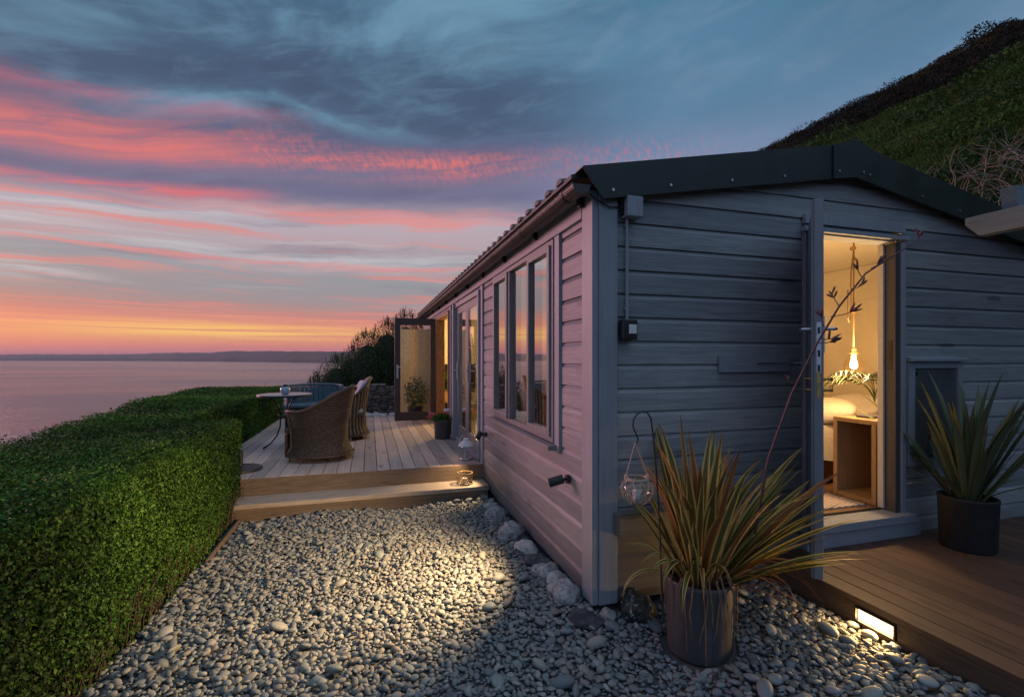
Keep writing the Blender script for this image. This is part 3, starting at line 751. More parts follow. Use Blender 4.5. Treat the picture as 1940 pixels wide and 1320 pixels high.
# roof
def zr(x): return 1.09+.192*(min(x, 6.47-x)-1.171)
XL, XR, XM = 1.13, 5.92, 3.235
mb = MB()
mb.prism([(XL, zr(XL)-.03), (XM, zr(XM)-.03), (XM, zr(XM)-.004), (XL, zr(XL)-.004)], 'y', 2.56, 11.95)
mb.prism([(XR, zr(XR)-.03), (XM, zr(XM)-.03), (XM, zr(XM)-.004), (XR, zr(XR)-.004)], 'y', 2.56, 11.95)
y = 2.68
while y < 11.9:
    for sx in (-1, 1):
        pr = []
        for q in range(7):
            a = math.pi*q/6; pr.append((y+.045-.045*math.cos(a), .034*math.sin(a)))
        xa, xb = (XL-.012, XM) if sx < 0 else (XR+.012, XM)
        vs = [(xa, py, zr(xa)-.006+pz) for py, pz in pr]+[(xb, py, zr(xb)-.006+pz) for py, pz in pr]
        mb.add(vs, [(i, i+1, 8+i, 7+i) for i in range(6)]+[tuple(range(7))])
    y += .205
mb.build('roof_sheet', M['roof'], cab)
mb = MB()
def barge(xa, xb, za, zb, h0, h1, y0=2.485, y1=2.5):
    mb.add([(xa,y0,za),(xb,y0,zb),(xb,y0,zb-h1),(xa,y0,za-h0),(xa,y1,za),(xb,y1,zb),(xb,y1,zb-h1),(xa,y1,za-h0)],
           [(0,1,2,3),(4,7,6,5),(0,4,5,1),(1,5,6,2),(2,6,7,3),(3,7,4,0)])
mb.add([(1.171,2.485,1.10),(3.04,2.485,1.461),(3.04,2.485,1.235),(1.30,2.485,.93),(1.171,2.5,1.10),(3.04,2.5,1.461),(3.04,2.5,1.235),(1.30,2.5,.93)],
       [(0,1,2,3),(4,7,6,5),(0,4,5,1),(1,5,6,2),(2,6,7,3),(3,7,4,0)])
mb.add([(5.88,2.485,.988),(3.43,2.485,1.461),(3.43,2.485,1.235),(5.75,2.485,.82),(5.88,2.5,.988),(3.43,2.5,1.461),(3.43,2.5,1.235),(5.75,2.5,.82)],
       [(3,2,1,0),(5,6,7,4),(1,5,4,0),(2,6,5,1),(3,7,6,2),(0,4,7,3)])
# top flashing returning over the roof
for sgn, xe in ((1, 1.171), (-1, 5.88)):
    xm = 3.04 if sgn > 0 else 3.43; ze = 1.10 if sgn > 0 else .988
    mb.add([(xe,2.485,ze),(xm,2.485,1.461),(xm,2.70,1.461),(xe,2.70,ze),(xe,2.485,ze+.006),(xm,2.485,1.467),(xm,2.70,1.467),(xe,2.70,ze+.006)],
       [(0,1,2,3),(4,7,6,5),(0,4,5,1),(1,5,6,2),(2,6,7,3),(3,7,4,0)])
mb.build('bargeboard', M['roof'], cab)
# ridge cap with swept peak
cap = []
for q in np.linspace(-1, 1, 17):
    xx = XM+q*.20; zz = 1.462+.072*(1-abs(q))**1.35+(.0); cap.append((xx, zz))
mb = MB(); bot = [(XM+.2, 1.232), (XM, 1.262), (XM-.2, 1.232)]
mb.prism(cap+bot, 'y', 2.474, 2.484); 
mb.prism([(a, b) for a, b in cap]+[(XM+.2, 1.455), (XM, 1.50), (XM-.2, 1.455)], 'y', 2.486, 11.95)
mb.build('ridge_cap', M['roof'], cab)
mb = MB()
for xx in (1.36, 1.75, 2.2, 2.62, 3.08, 3.30, 3.36, 3.9, 4.3, 4.75, 5.1):
    b_ = .945+.175*(min(xx, 6.47-xx)-1.30)+.03
    MB().tube([(xx,2.486 if abs(xx-XM) > .2 else 2.475,b_),(xx,2.478 if abs(xx-XM) > .2 else 2.466,b_)], .009, 8).build('screw', M['steel'], cab)
# gutter (half round) with brackets
mb = MB(); n = 12
def gut(u, v, r=.056):
    a = math.pi+math.pi*u; return (1.168+r*math.cos(a), 2.50+v*9.3, 1.005+r*math.sin(a))
mb.grid(13, 2, lambda u, v: gut(u, v)); mb.grid(13, 2, lambda u, v: gut(u, v, .052))
for yy in (2.50, 11.8): 
    c0 = [(1.168+.056*math.cos(math.pi+math.pi*i/12), yy, 1.005+.056*math.sin(math.pi+math.pi*i/12)) for i in range(13)]; mb.add(c0, [tuple(range(13))])
for xx in (1.112, 1.224):
    mb.tube([(xx,2.5,1.006),(xx,11.8,1.006)], .005, 6)
mb.build('gutter', M['gutter'], cab, normals=False)
mb = MB()
for yy in (2.66, 3.5, 4.4, 5.3, 6.2, 7.1, 8.0, 8.9, 9.8, 10.7, 11.6):
    mb = MB(); mb.grid(13, 2, lambda u, v: (1.168+.061*math.cos(math.pi*(1+u)), yy+.028*v, 1.005+.061*math.sin(math.pi*(1+u)))); mb.box(1.228, 1.262, yy, yy+.028, .93, 1.005); mb.build('gutter_bracket', M['dark'], cab)


# side window
def pane(x, y0, y1, z0, z1, parent, name='pane'):
    m_ = MB(); m_.add([(x,y0,z0),(x,y1,z0),(x,y1,z1),(x,y0,z1)], [(0,1,2,3)]); return m_.build(name, M['glass'], parent, normals=False)
def frame_x(mb, x0, x1, y0, y1, z0, z1, w):
    mb.box(x0, x1, y0, y0+w, z0, z1); mb.box(x0, x1, y1-w, y1, z0, z1); mb.box(x0, x1, y0+w, y1-w, z0, z0+w); mb.box(x0, x1, y0+w, y1-w, z1-w, z1)
mb = MB(); frame_x(mb, 1.252, 1.37, 3.162, 4.858, -.598, .858, .04)
for yy in (3.72, 4.29): mb.box(1.252, 1.37, yy-.022, yy+.022, -.553, .813)
wf = mb.build('window', M['frame'], cab, bevel=.003)
mb = MB(); frame_x(mb, 1.235, 1.275, 3.20, 3.705, -.56, .82, .045); frame_x(mb, 1.235, 1.275, 4.305, 4.82, -.56, .82, .045); mb.build('casement', M['frame'], wf, bevel=.003)
pane(1.264, 3.24, 3.665, -.52, .78, wf); pane(1.284, 3.74, 4.27, -.553, .813, wf); pane(1.264, 4.345, 4.78, -.52, .78, wf)
mb = MB(); mb.prism([(1.20, -.645), (1.31, -.645), (1.31, -.600), (1.20, -.612)], 'y', 3.12, 4.90); mb.build('sill', M['frame'], wf, bevel=.003)
# curtain strip and inside casing
mb = MB()
# glazed double doors
mb = MB(); mb.box(1.235, 1.38, 5.522, 5.575, -1.2, .826); mb.box(1.20, 1.38, 7.085, 7.138, -1.2, .826); mb.box(1.237, 1.38, 5.577, 7.083, .77, .826); mb.box(1.235, 1.40, 5.577, 7.083, -1.215, -1.155)
dfm = mb.build('door_frame', M['trim'], cab, bevel=.003)
for y0, y1 in ((5.585, 6.325), (6.335, 7.075)):
    mb = MB(); w_ = .095
    mb.box(1.262, 1.300, y0, y0+w_, -1.15, .765); mb.box(1.262, 1.300, y1-w_, y1, -1.15, .765); mb.box(1.262, 1.300, y0+w_, y1-w_, -1.15, -.97); mb.box(1.262, 1.300, y0+w_, y1-w_, .665, .765)
    d_ = mb.build('door', M['frame'], cab, bevel=.003); pane(1.272, y0+w_, y1-w_, -.97, .665, d_)
    hy = y1-.05 if y0 < 6 else y1-.06
    mb = MB(); mb.tube([(1.255,hy,-.16),(1.215,hy,-.16),(1.21,hy-.10,-.16)], .008, 8); mb.box(1.248,1.2545,hy-.02,hy+.02,-.30,-.05); mb.build('handle', M['steel'], d_)
# terrace doorway: frame, one leaf fixed, one leaf open
mb = MB(); mb.box(1.235, 1.39, 7.782, 7.83, -1.2, .796); mb.box(1.235, 1.39, 9.17, 9.218, -1.2, .796); mb.box(1.237, 1.39, 7.832, 9.168, .745, .796); mb.box(1.235, 1.40, 7.832, 9.168, -1.215, -1.16)
tf = mb.build('door_frame', simple('warm_varnished_jamb', (.30,.15,.06), .45), cab, bevel=.003)
mb = MB(); frame_x(mb, 1.245, 1.36, 9.262, 10.058, -1.2, .796, .05); sl_ = mb.build('added_sidelight', M['frame'], cab, bevel=.003); pane(1.29, 9.31, 10.01, -1.15, .746, sl_)  # unseen glazed opening added so the indoor lamp reaches the screen
LX0, LX1, LY = .455, 1.225, 9.20
mb = MB(); w_ = .105; z0, z1 = -1.165, .775
mb.box(LX0, LX0+w_, LY, LY+.05, z0, z1); mb.box(LX1-w_, LX1, LY, LY+.05, z0, z1); mb.box(LX0+w_, LX1-w_, LY, LY+.05, z0, z0+.16); mb.box(LX0+w_, LX1-w_, LY, LY+.05, z1-.13, z1)
d_ = mb.build('door', M['brownframe'], cab, bevel=.004)
m_ = MB(); m_.add([(LX0+w_,LY+.025,z0+.16),(LX1-w_,LY+.025,z0+.16),(LX1-w_,LY+.025,z1-.13),(LX0+w_,LY+.025,z1-.13)], [(0,1,2,3)]); m_.build('pane', glass('door_glass', 1.5), d_, normals=False)
mb = MB(); mb.tube([(LX0+.05,LY,-.15),(LX0+.05,LY-.04,-.15),(LX0+.15,LY-.045,-.15)], .009, 8); mb.box(LX0+.035,LX0+.065,LY-.007,LY-.001,-.36,-.11); mb.build('handle', M['steel'], d_)

# gable doorway
mb = MB(); x0, x1, zb, zt = DOOR
mb.box(x0+.002, x0+.05, 2.545, 2.655, zb, zt-.002); mb.box(x1-.028, x1+.012, 2.530, 2.56, zb, .862); mb.box(x0+.052, x1-.077, 2.547, 2.655, .862, zt-.002)
mb.box(x0-.02, x1+.03, 2.515, 2.56, .875, .90); mb.box(x0-.01, x1+.01, 2.53, 2.56, .93, .995)
df = mb.build('door_frame', M['trim'], cab, bevel=.003)
MB().box(x1-.075, x1-.029, 2.545, 2.655, zb, .861).build('jamb', M['jamb'], df, bevel=.003)
mb = MB(); mb.box(x1-.096, x1-.077, 2.62, 2.662, zb+.07, .862); mb.build('inner_jamb', simple('white_gloss_jamb', (.62,.56,.52), .35, var=.05), df, bevel=.002)
mb = MB(); mb.box(x0-.03, x1+.05, 2.48, 2.64, -1.19, -1.135); mb.box(x0-.03, x1+.12, 2.50, 2.56, -1.30, -1.192)
mb.build('threshold', M['trim_x'], df, bevel=.004)
mb = MB(); mb.box(x1-.079, x1-.0755, 2.57, 2.60, -.08, .14); mb.box(x1-.081,x1-.0795,2.578,2.592,.0,.07); mb.build('strike_plate', M['dark'], df)
# open leaf
hp = Vector((2.905, 2.535, 0)); fp = Vector((2.335, 1.99, 0)); dv = (hp-fp); L = dv.length; dv.normalize(); nv = Vector((-dv.y, dv.x, 0))  # nv: towards -x +y (left face)
if nv.x > 0: nv = -nv
up = Vector((0,0,1)); zc = (-1.195+.872)/2; hz = (.872+1.195)/2; c0 = (hp+fp)/2; c0.z = zc
mb = MB(); th = .022
leafm = wood('door_leaf_paint', (.24,.27,.31), (.20,.23,.27), 'z', .38, knots=False, bstr=.08)
mb.obox(c0, dv, nv, up, L/2, th, hz)
for zz0, zz1 in ((-1.0, -.35), (-.15, .70)):   # raised panels on both faces
    for sg in (1, -1):
        cc_ = Vector((c0.x, c0.y, (zz0+zz1)/2))+nv*sg*(th+.003); mb.obox(cc_, dv, nv, up, L/2-.11, .004, (zz1-zz0)/2)
mb.obox(Vector((fp.x, fp.y, zc))+nv*(th+.006)-dv*-.03, dv, nv, up, .02, .007, hz)
gd = mb.build('door', leafm, cab, bevel=.003)
fe = fp-dv*.001
mb = MB(); mb.obox(Vector((fp.x, fp.y, .06))-dv*.0015, dv, nv, up, .0012, .011, .14)
lp = mb.build('lock_plate', M['steel'], gd)
for zz in (.155, .03, -.05): MB().obox(Vector((fp.x, fp.y, zz))-dv*.003, dv, nv, up, .0012, .006, .018).build('latch', M['dark'], lp)
for sg in (1, -1):
    b0 = Vector((fp.x, fp.y, .165))+dv*.06+nv*sg*th
    mb = MB(); mb.tube([b0, b0+nv*sg*.055, b0+nv*sg*.06+dv*.02, b0+nv*sg*.06+dv*.11], .0095, 10)
    mb.obox(b0+nv*sg*.004+Vector((0,0,-.03)), dv, nv, up, .02, .004, .10); mb.build('handle', M['steel'], gd, smooth=False)
mb = MB()
for zz in (-.11, -.17):
    b0 = Vector((fp.x, fp.y, zz))+dv*.05
    for sg in (1, -1): mb.tube([b0+nv*sg*th, b0+nv*sg*(th+.03), b0+nv*sg*(th+.045)], [.007,.007,.012], 10)
mb.obox(Vector((fp.x,fp.y,-.14))-dv*.002, dv, nv, up, .0012, .009, .07); mb.build('bolt', M['brass'], gd)
for zz in (.62, -.1, -.95): MB().tube([(2.893,2.53,zz-.045),(2.893,2.53,zz+.045)], .009, 10).build('hinge', M['steel'], gd)

# gas locker beside the door
gl = thing('meter_locker', 'dark grey square locker with drip lid on the gable wall right of the doorway', 'locker', (4.13, 2.56, -.80))
x0, x1, z0, z1 = LOCK
mb = MB(); mb.box(x0-.02, x0+.05, 2.535, 2.60, z0, z1); mb.box(x1-.03, x1+.02, 2.535, 2.60, z0, z1); mb.box(x0+.05, x1-.03, 2.537, 2.60, z0, z0+.05); mb.box(x0+.05, x1-.03, 2.537, 2.60, z1-.05, z1)
mb.build('frame', M['trim'], gl, bevel=.003)
mb = MB(); mb.prism([(2.50,z1+.002),(2.60,z1+.002),(2.60,z1+.05),(2.50,z1+.02)], 'x', x0-.03, x1+.03); mb.build('lid', M['trim_x'], gl, bevel=.002)
mb = MB(); mb.box(x0+.055, x1-.035, 2.55, 2.585, z0+.055, z1-.055); mb.build('door', simple('dark_locker_paint', (.075,.08,.083), .55, var=.25, vs=5), gl, bevel=.004)
mb = MB(); mb.tube([(x0+.075,2.551,z1-.09),(x0+.075,2.54,z1-.09)], .012, 12); mb.tube([(x0+.075,2.551,z0+.09),(x0+.075,2.54,z0+.09)], .008, 12); mb.build('catch', M['dark'], gl)

# junction box, conduit and switch
ew = thing('wall_switch', 'weatherproof switch with pale rocker, fed by conduit from a box under the eaves', 'switch', (1.50, 2.56, .12))
mb = MB(); mb.box(1.435, 1.535, 2.50, 2.562, .115, .235); mb.build('switch_box', M['dark'], ew, bevel=.008)
mb = MB(); mb.box(1.472, 1.522, 2.49, 2.499, .15, .205); mb.build('rocker', M['white'], ew, bevel=.003)
mb = MB(); mb.tube([(1.488,2.545,.236),(1.488,2.545,.84)], .0105, 10)
for zz in (.3,.55,.8): mb.box(1.473, 1.503, 2.548, 2.562, zz, zz+.012)
mb.build('conduit', M['trim'], ew)
mb = MB(); mb.box(1.455, 1.56, 2.48, 2.561, .845, .965); mb.build('junction_box', M['trim'], ew, bevel=.004)
mb = MB(); mb.tube([(1.245,2.55,.97),(1.29,2.53,.93),(1.36,2.53,.90),(1.42,2.535,.905),(1.44,2.535,.92)], .004, 6)
mb.tube([(1.445,2.53,.86),(1.445,2.53,.99)], .014, 8); mb.build('cable', M['black'], ew)

# door stay: plate with hook
ds = thing('door_stay', 'flat painted backplate with thin metal hook on the gable left of the open door', 'door stay', (2.4, 2.56, -.07))
mb = MB(); mb.box(2.16, 2.72, 2.535, 2.561, -.085, .025); mb.build('backplate', M['trim_x'], ds, bevel=.002)
mb = MB(); mb.tube([(2.44,2.528,-.028),(2.60,2.525,-.028),(2.72,2.50,-.030),(2.76,2.47,-.026)], .0045, 6); mb.build('hook', M['steel'], ds)
# pergola beams, top right
pg = thing('pergola', 'pale grey pergola beam ends crossing near the right end of the roof', 'pergola', (4.05, 1.9, .83))
mb = MB(); mb.prism([(2.28,.985),(2.28,.935),(2.20,.845),(-.5,.845),(-.5,.985)], 'x', 4.0, 4.09); mb.build('beam', M['pergola'], pg, bevel=.004)
mb = MB(); mb.prism([(4.06,1.14),(4.085,1.0),(7.0,1.0),(7.0,1.14)], 'y', 2.03, 2.12); mb.build('cross_beam', M['pergola_x'], pg, bevel=.004)
mb = MB(); mb.box(5.9, 6.0, 2.02, 2.13, -1.75, .998); mb.box(5.9, 6.0, .2, .3, -1.75, .998); mb.box(4.09, 6.2, .2, .3, .85, .98); mb.build('post', M['pergola_x'], pg, bevel=.004)

# wall spotlights
def spot(y, z, aim, energy, label, size, blend=.6):
    t_ = thing('wall_spotlight', label, 'spotlight', (1.277, y, z), 'spotlights on the side wall')
    mb = MB(); mb.tube([(1.276,y,z),(1.255,y,z)], .030, 20); mb.build('wall_plate', M['dark'], t_, bevel=.002)
    mb = MB(); mb.tube([(1.255,y,z),(1.205,y,z)], .009, 10); mb.build('arm', M['dark'], t_)
    a = Vector(aim).normalized(); c_ = Vector((1.19, y, z-.005))
    mb = MB(); p0 = c_-a*.045; p1 = c_+a*.055
    mb.tube([p0, p0+a*.002, p1], [.022,.030,.030], 20, cap=False); mb.tube([p0,p0+a*.001],.022,20); mb.tube([p1-a*.012, p1-a*.010], .029, 20)
    mb.build('head', M['dark'], t_, smooth=False)
    mb = MB(); mb.tube([p1-a*.009, p1-a*.006], .024, 16); mb.build('lens', emis('spot_lens', (1,.62,.28), 14), t_)
    l = bpy.data.lights.new('spot_lamp', 'SPOT'); l.energy = energy; l.color = (1,.64,.31); l.spot_size = R(size); l.spot_blend = blend; l.shadow_soft_size = .02
    o = bpy.data.objects.new('spot_lamp', l); col.objects.link(o); o.parent = t_; o.location = p1+a*.012-Vector(t_.location)
    o.rotation_euler = a.to_track_quat('-Z', 'Y').to_euler()
spot(2.93, -.80, (-1.0, .36, -.33), 340, 'black tubular spotlight low on the side wall nearest the cabin corner', 116, 1.0)
spot(5.27, -.86, (-.5, -.14, -.75), 40, 'black tubular spotlight low on the side wall above the deck step', 80)

# recessed light's own light
def area(name, loc, aim, e, c_, sx, sy, parent):
    l = bpy.data.lights.new(name, 'AREA'); l.shape = 'RECTANGLE'; l.size = sx; l.size_y = sy; l.energy = e; l.color = c_
    o = bpy.data.objects.new(name, l); col.objects.link(o); o.parent = parent; o.location = Vector(loc)-worldloc(parent); o.rotation_euler = Vector(aim).to_track_quat('-Z', 'Y').to_euler(); return o
area('brick_lamp', (2.553, 1.85, -1.389), (-1, 0, -.12), 4.2, (1,.58,.20), .18, .05, lt)
# ================================================================== FOLIAGE
def leaves(C, N, size, aspect, rs, spread=.9, tint=None, fold=True):
    """one small folded leaf at every centre C, facing roughly along N"""
    k = len(C); n = N+rs.normal(0, spread, (k,3)); n /= np.linalg.norm(n, axis=1)[:,None]
    a = rs.normal(size=(k,3)); a[:,2] += .35; a -= n*np.einsum('ij,ij->i', a, n)[:,None]; a /= np.linalg.norm(a, axis=1)[:,None]
    b = np.cross(n, a); L = size*rs.uniform(.65, 1.35, k); W = L*aspect
    base = C-a*L[:,None]*.5; tip = C+a*L[:,None]*.5
    l = C-b*W[:,None]*.5+n*(W*.22)[:,None]; r = C+b*W[:,None]*.5+n*(W*.22)[:,None]
    V = np.stack([base, r, tip, l], 1).reshape(-1, 3); i = np.arange(k)*4
    F = np.stack([i, i+1, i+2, i+3], 1)
    ti = rs.uniform(0, 1, k) if tint is None else tint; ti = np.clip(ti, 0, 1)
    T_ = np.repeat(np.stack([ti, ti, ti, np.ones(k)], 1), 4, 0); return V, F, T_
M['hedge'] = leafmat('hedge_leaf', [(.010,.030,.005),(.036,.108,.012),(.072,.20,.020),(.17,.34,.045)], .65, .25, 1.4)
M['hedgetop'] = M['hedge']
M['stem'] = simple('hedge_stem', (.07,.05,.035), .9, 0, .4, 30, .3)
M['core'] = simple('hedge_inner_shade', (.012,.018,.008), .95, 0, .4, 14, .3)  # dark core colour painted as the shade inside hedges and shrubs
def hedge(name_label, quads, dens, lsz, holes=0.0, seed=0, corebox=()):
    rs = np.random.default_rng(seed); Cs = []; Ns = []; Ts = []
    for (p0, e1, e2, nrm, dmul, smul) in quads:   # p0 + a*e1 + b*e2
        p0, e1, e2, nrm = map(np.array, (p0, e1, e2, nrm)); area_ = np.linalg.norm(np.cross(e1, e2))
        k = int(area_*dens*dmul); a, b = rs.uniform(0,1,k), rs.uniform(0,1,k)
        P = p0+a[:,None]*e1+b[:,None]*e2
        lump = fbm(P[:,0]*3.1+P[:,2]*2.3, P[:,1]*2.7+P[:,2]*3.4, 5, 4)
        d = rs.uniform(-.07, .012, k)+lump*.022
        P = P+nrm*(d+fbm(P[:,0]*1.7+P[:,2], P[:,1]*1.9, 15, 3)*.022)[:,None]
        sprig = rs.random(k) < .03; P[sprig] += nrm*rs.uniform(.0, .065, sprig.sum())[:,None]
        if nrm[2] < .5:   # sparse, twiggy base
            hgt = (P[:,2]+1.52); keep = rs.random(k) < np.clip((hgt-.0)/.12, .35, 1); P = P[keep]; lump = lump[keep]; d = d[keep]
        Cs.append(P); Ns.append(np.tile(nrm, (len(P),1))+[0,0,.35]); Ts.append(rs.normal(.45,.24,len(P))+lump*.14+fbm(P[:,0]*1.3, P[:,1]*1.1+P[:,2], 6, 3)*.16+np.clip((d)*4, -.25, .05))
    C = np.concatenate(Cs); N = np.concatenate(Ns); t_ = np.concatenate(Ts)
    return leaves(C, N, lsz, .58, rs, .75, t_)
# near block: right face x=-1.24, top z=-.60, runs y .2 -> 5.45
def outerx(y): return np.interp(y, [0, 3.8, 9.4, 11.6], [-2.0, -2.33, -3.3, -3.35])
h1 = thing('hedge', 'clipped green box hedge, the near block beside the pebble path', 'hedge', (-1.8, 2.6, -1.6))
V, F, T_ = hedge('', [((-1.205,.3,-1.54),(-.03,5.12,0),(0,0,.94),(1,0,0),1.0,1), ((-2.15,.3,-.60),(0.92,0,0),(0,5.12,0),(0,0,1),.85,1),
   ((-1.70,5.44,-1.54),(.46,0,0),(0,0,.94),(0,1,0),.6,1), ((-3.0,3.2,-.60),(.86,0,0),(0,2.3,0),(0,0,1),.75,1),
   ((-2.2,.3,-1.2),(-.75,5.1,0),(0,0,.6),(-1,0,0),.15,1)], 18000, .0195, seed=1)
P_h = V.reshape(-1,4,3); cc_ = P_h.mean(1); rad_ = .13+.02*fbm(cc_[:,1]*4, cc_[:,1]*7, 4, 3); dx_ = cc_[:,0]+1.35; dz_ = cc_[:,2]+.73; ln_ = np.hypot(dx_, dz_); m_ = (dx_ > 0)&(dz_ > 0)&(ln_ > rad_)&(cc_[:,1] < 5.5)
sh_ = (rad_/np.maximum(ln_,1e-6)-1)*m_; P_h[:,:,0] += (dx_*sh_)[:,None]; P_h[:,:,2] += (dz_*sh_)[:,None]; V = P_h.reshape(-1,3)
keep = (V.reshape(-1,4,3)[:,:,0].mean(1) > outerx(V.reshape(-1,4,3)[:,:,1].mean(1))-.1)
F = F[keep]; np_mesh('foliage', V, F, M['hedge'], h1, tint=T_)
mb = MB(); mb.prism([(-1.34,.2),(-1.34,5.34),(-2.5,5.34),(-2.0,.2)], 'z', -1.7, -.70); mb.build('inner_shade_core', M['core'], h1)
mb = MB(); rr = random.Random(3)
for i in range(420):
    y = rr.uniform(.6, 5.35); x = -1.20-rr.random()*.09; z0 = -1.56; hh = rr.uniform(.12, .36)
    mb.tube([(x-.04, y, z0), (x-.02+rr.uniform(-.02,.02), y+rr.uniform(-.05,.05), z0+hh*.5), (x+rr.uniform(-.03,.03), y+rr.uniform(-.1,.1), z0+hh)], [.005,.0035,.0015], 4, cap=False)
mb.build('stem', M['stem'], h1, normals=False)
h2 = thing('hedge', 'clipped green box hedge set back along the left edge of the terrace deck', 'hedge', (-2.6, 8.4, -1.6), )
V, F, T_ = hedge('', [((-1.77,5.44,-1.26),(0,5.9,0),(0,0,.69),(1,0,0),.55,1), ((-3.6,5.4,-.585),(1.86,0,0),(0,5.9,0),(0,0,1),.55,1), ((-3.4,11.3,-1.2),(1.65,0,0),(0,0,.6),(0,1,0),.15,1),
   ((-1.80,5.44,-1.3),(-.5,0,0),(0,0,.72),(0,-1,0),.5,1)], 8500, .029, seed=2)
cxy = V.reshape(-1,4,3).mean(1); ok = cxy[:,0] > outerx(cxy[:,1])-.02
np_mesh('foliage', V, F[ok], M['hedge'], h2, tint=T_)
mb = MB(); mb.prism([(-1.88,5.5),(-1.88,11.2),(-3.2,11.2),(-3.2,9.4),(-2.6,5.5)], 'z', -1.75, -.69); mb.build('inner_shade_core', M['core'], h2)

# shrub bank beyond the terrace
M['shrub'] = leafmat('spiky_shrub_leaf', [(.018,.036,.012),(.035,.078,.022),(.06,.125,.03),(.10,.15,.05)], .6, .15)
def shrubm(label, blobs, spikes, seed, lsz=.045, dens=3200):
    rs = np.random.default_rng(seed); rr = random.Random(seed)
    bx = np.mean([b[0] for b in blobs]); by = np.mean([b[1] for b in blobs])
    t_ = thing('shrub', label, 'shrub', (bx, by, -2.0), 'shrubs beyond the end of the terrace')
    Cs = []; Ns = []
    for (x, y, z, rx, ry, rz) in blobs:
        k = int(dens*rx*rz*4); d = rs.normal(size=(k,3)); d /= np.linalg.norm(d, axis=1)[:,None]
        rad = rs.uniform(.72, 1.06, k)+.08*fbm(d[:,0]*4, d[:,2]*4+d[:,1]*3, seed, 3)
        Cs.append(d*rad[:,None]*[rx, ry, rz]+[x, y, z]); Ns.append(d+[0,0,.2])
    C = np.concatenate(Cs); N = np.concatenate(Ns)
    V, F, T_ = leaves(C, N, lsz, .35, rs, .8, np.clip(rs.normal(.4,.25,len(C)), 0, 1)); np_mesh('foliage', V, F, M['shrub'], t_, tint=T_)
    mb = MB()
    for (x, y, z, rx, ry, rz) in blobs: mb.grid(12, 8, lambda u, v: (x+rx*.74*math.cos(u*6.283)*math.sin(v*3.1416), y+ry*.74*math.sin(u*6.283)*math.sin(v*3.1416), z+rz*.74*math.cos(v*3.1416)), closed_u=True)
    mb.build('inner_shade_core', M['core'], t_, smooth=True)
    mb = MB(); V_ = []; Cc = []
    for i in range(spikes):
        x, y, z, rx, ry, rz = rr.choice(blobs); a = rr.uniform(0, 6.283); q = rr.uniform(0, .95); px = x+rx*q*math.cos(a); py = y+ry*q*math.sin(a)
        pz = z+rz*math.sqrt(1-q*q)*.9; hh = rr.uniform(.10, .30); lx, ly = rr.uniform(-.05,.05), rr.uniform(-.05,.05)
        mb.tube([(px,py,pz),(px+lx,py+ly,pz+hh*.6),(px+lx*1.3,py+ly*1.3,pz+hh)], [.010,.007,.002], 4, cap=False)
        for s_ in range(12):
            f_ = rr.random(); Cc.append((px+lx*f_+rr.uniform(-.02,.02), py+ly*f_+rr.uniform(-.02,.02), pz+hh*f_))
    mb.build('twig', simple('shrub_twig', (.025,.028,.016), .9), t_, normals=False)
    C = np.array(Cc); V, F, T_ = leaves(C, np.tile([0,-.6,.3],(len(C),1)), .032, .3, rs, .7); np_mesh('shoot_leaves', V, F, M['shrub'], t_, tint=T_)
    return t_
shrubm('dark spiky shrub low at the seaward end of the bank beyond the terrace', [(-1.40,13.6,-1.5,.6,.8,1.0),(-.85,13.6,-1.05,.65,.8,1.1),(-.45,13.9,-.85,.6,.8,1.2)], 90, 21)
shrubm('tall dark green spiky shrub rising behind the stone wall and open glazed door', [(-.05,13.6,-.6,.65,.9,1.35),(.48,13.7,-.4,.65,.9,1.5),(1.0,13.9,-.4,.7,.9,1.8)], 130, 22)
shrubm('dark shrub whose tips show above the open glazed door beside the roof end', [(1.75,14.2,-.6,.8,.9,1.85),(2.5,14.5,-.8,.8,.9,1.9)], 120, 23)

# low dry-stone wall
M['drystone'] = stone_mat('dry_stone', (.05,.048,.045), (.16,.15,.14), 7)
sw = MB(); rr = random.Random(8); z = -1.35
while z < -.58:
    hgt = rr.uniform(.035, .075); x = -.95+rr.uniform(0,.1)
    while x < 1.32:
        wd = rr.uniform(.10, .30); dz = rr.uniform(-.006,.006); yo = rr.uniform(-.02, .02)
        if z+hgt < -.57+rr.uniform(-.02,.04): 
            b = len(sw.v); sw.box(x+.004, x+wd-.004, 11.05+yo, 11.30, z+.004+dz, z+hgt-.003+dz)
            for i in range(b, b+8):
                q = sw.v[i]; sw.v[i] = (q[0]+rr.uniform(-.012,.012), q[1]+rr.uniform(-.012,.012), q[2]+rr.uniform(-.007,.007))
        x += wd
    z += hgt
sw.build('dry_stone_wall', M['drystone'], origin=(.2,11.2,-1.35), bevel=.006); tag(bpy.data.objects['dry_stone_wall'], 'low dark dry-stone wall beyond the far end of the terrace', 'wall')
# timber screen seen through the open glazed door
ps = thing('porch_screen', 'short boarded screen catching warm light, seen through the open glazed door', 'screen', (.93, 10.1, -1.25))
mb = MB()
for k in range(6): mb.box(.56+k*.121, .56+k*.121+.118, 10.1, 10.125, -1.22, .62)
mb.box(.55, 1.29, 10.126, 10.16, -1.1, -1.03); mb.box(.55, 1.29, 10.126, 10.16, .4, .47)
mb.build('boards', simple('warm_pine_boards', (.66,.47,.24), .5, var=.15), ps)

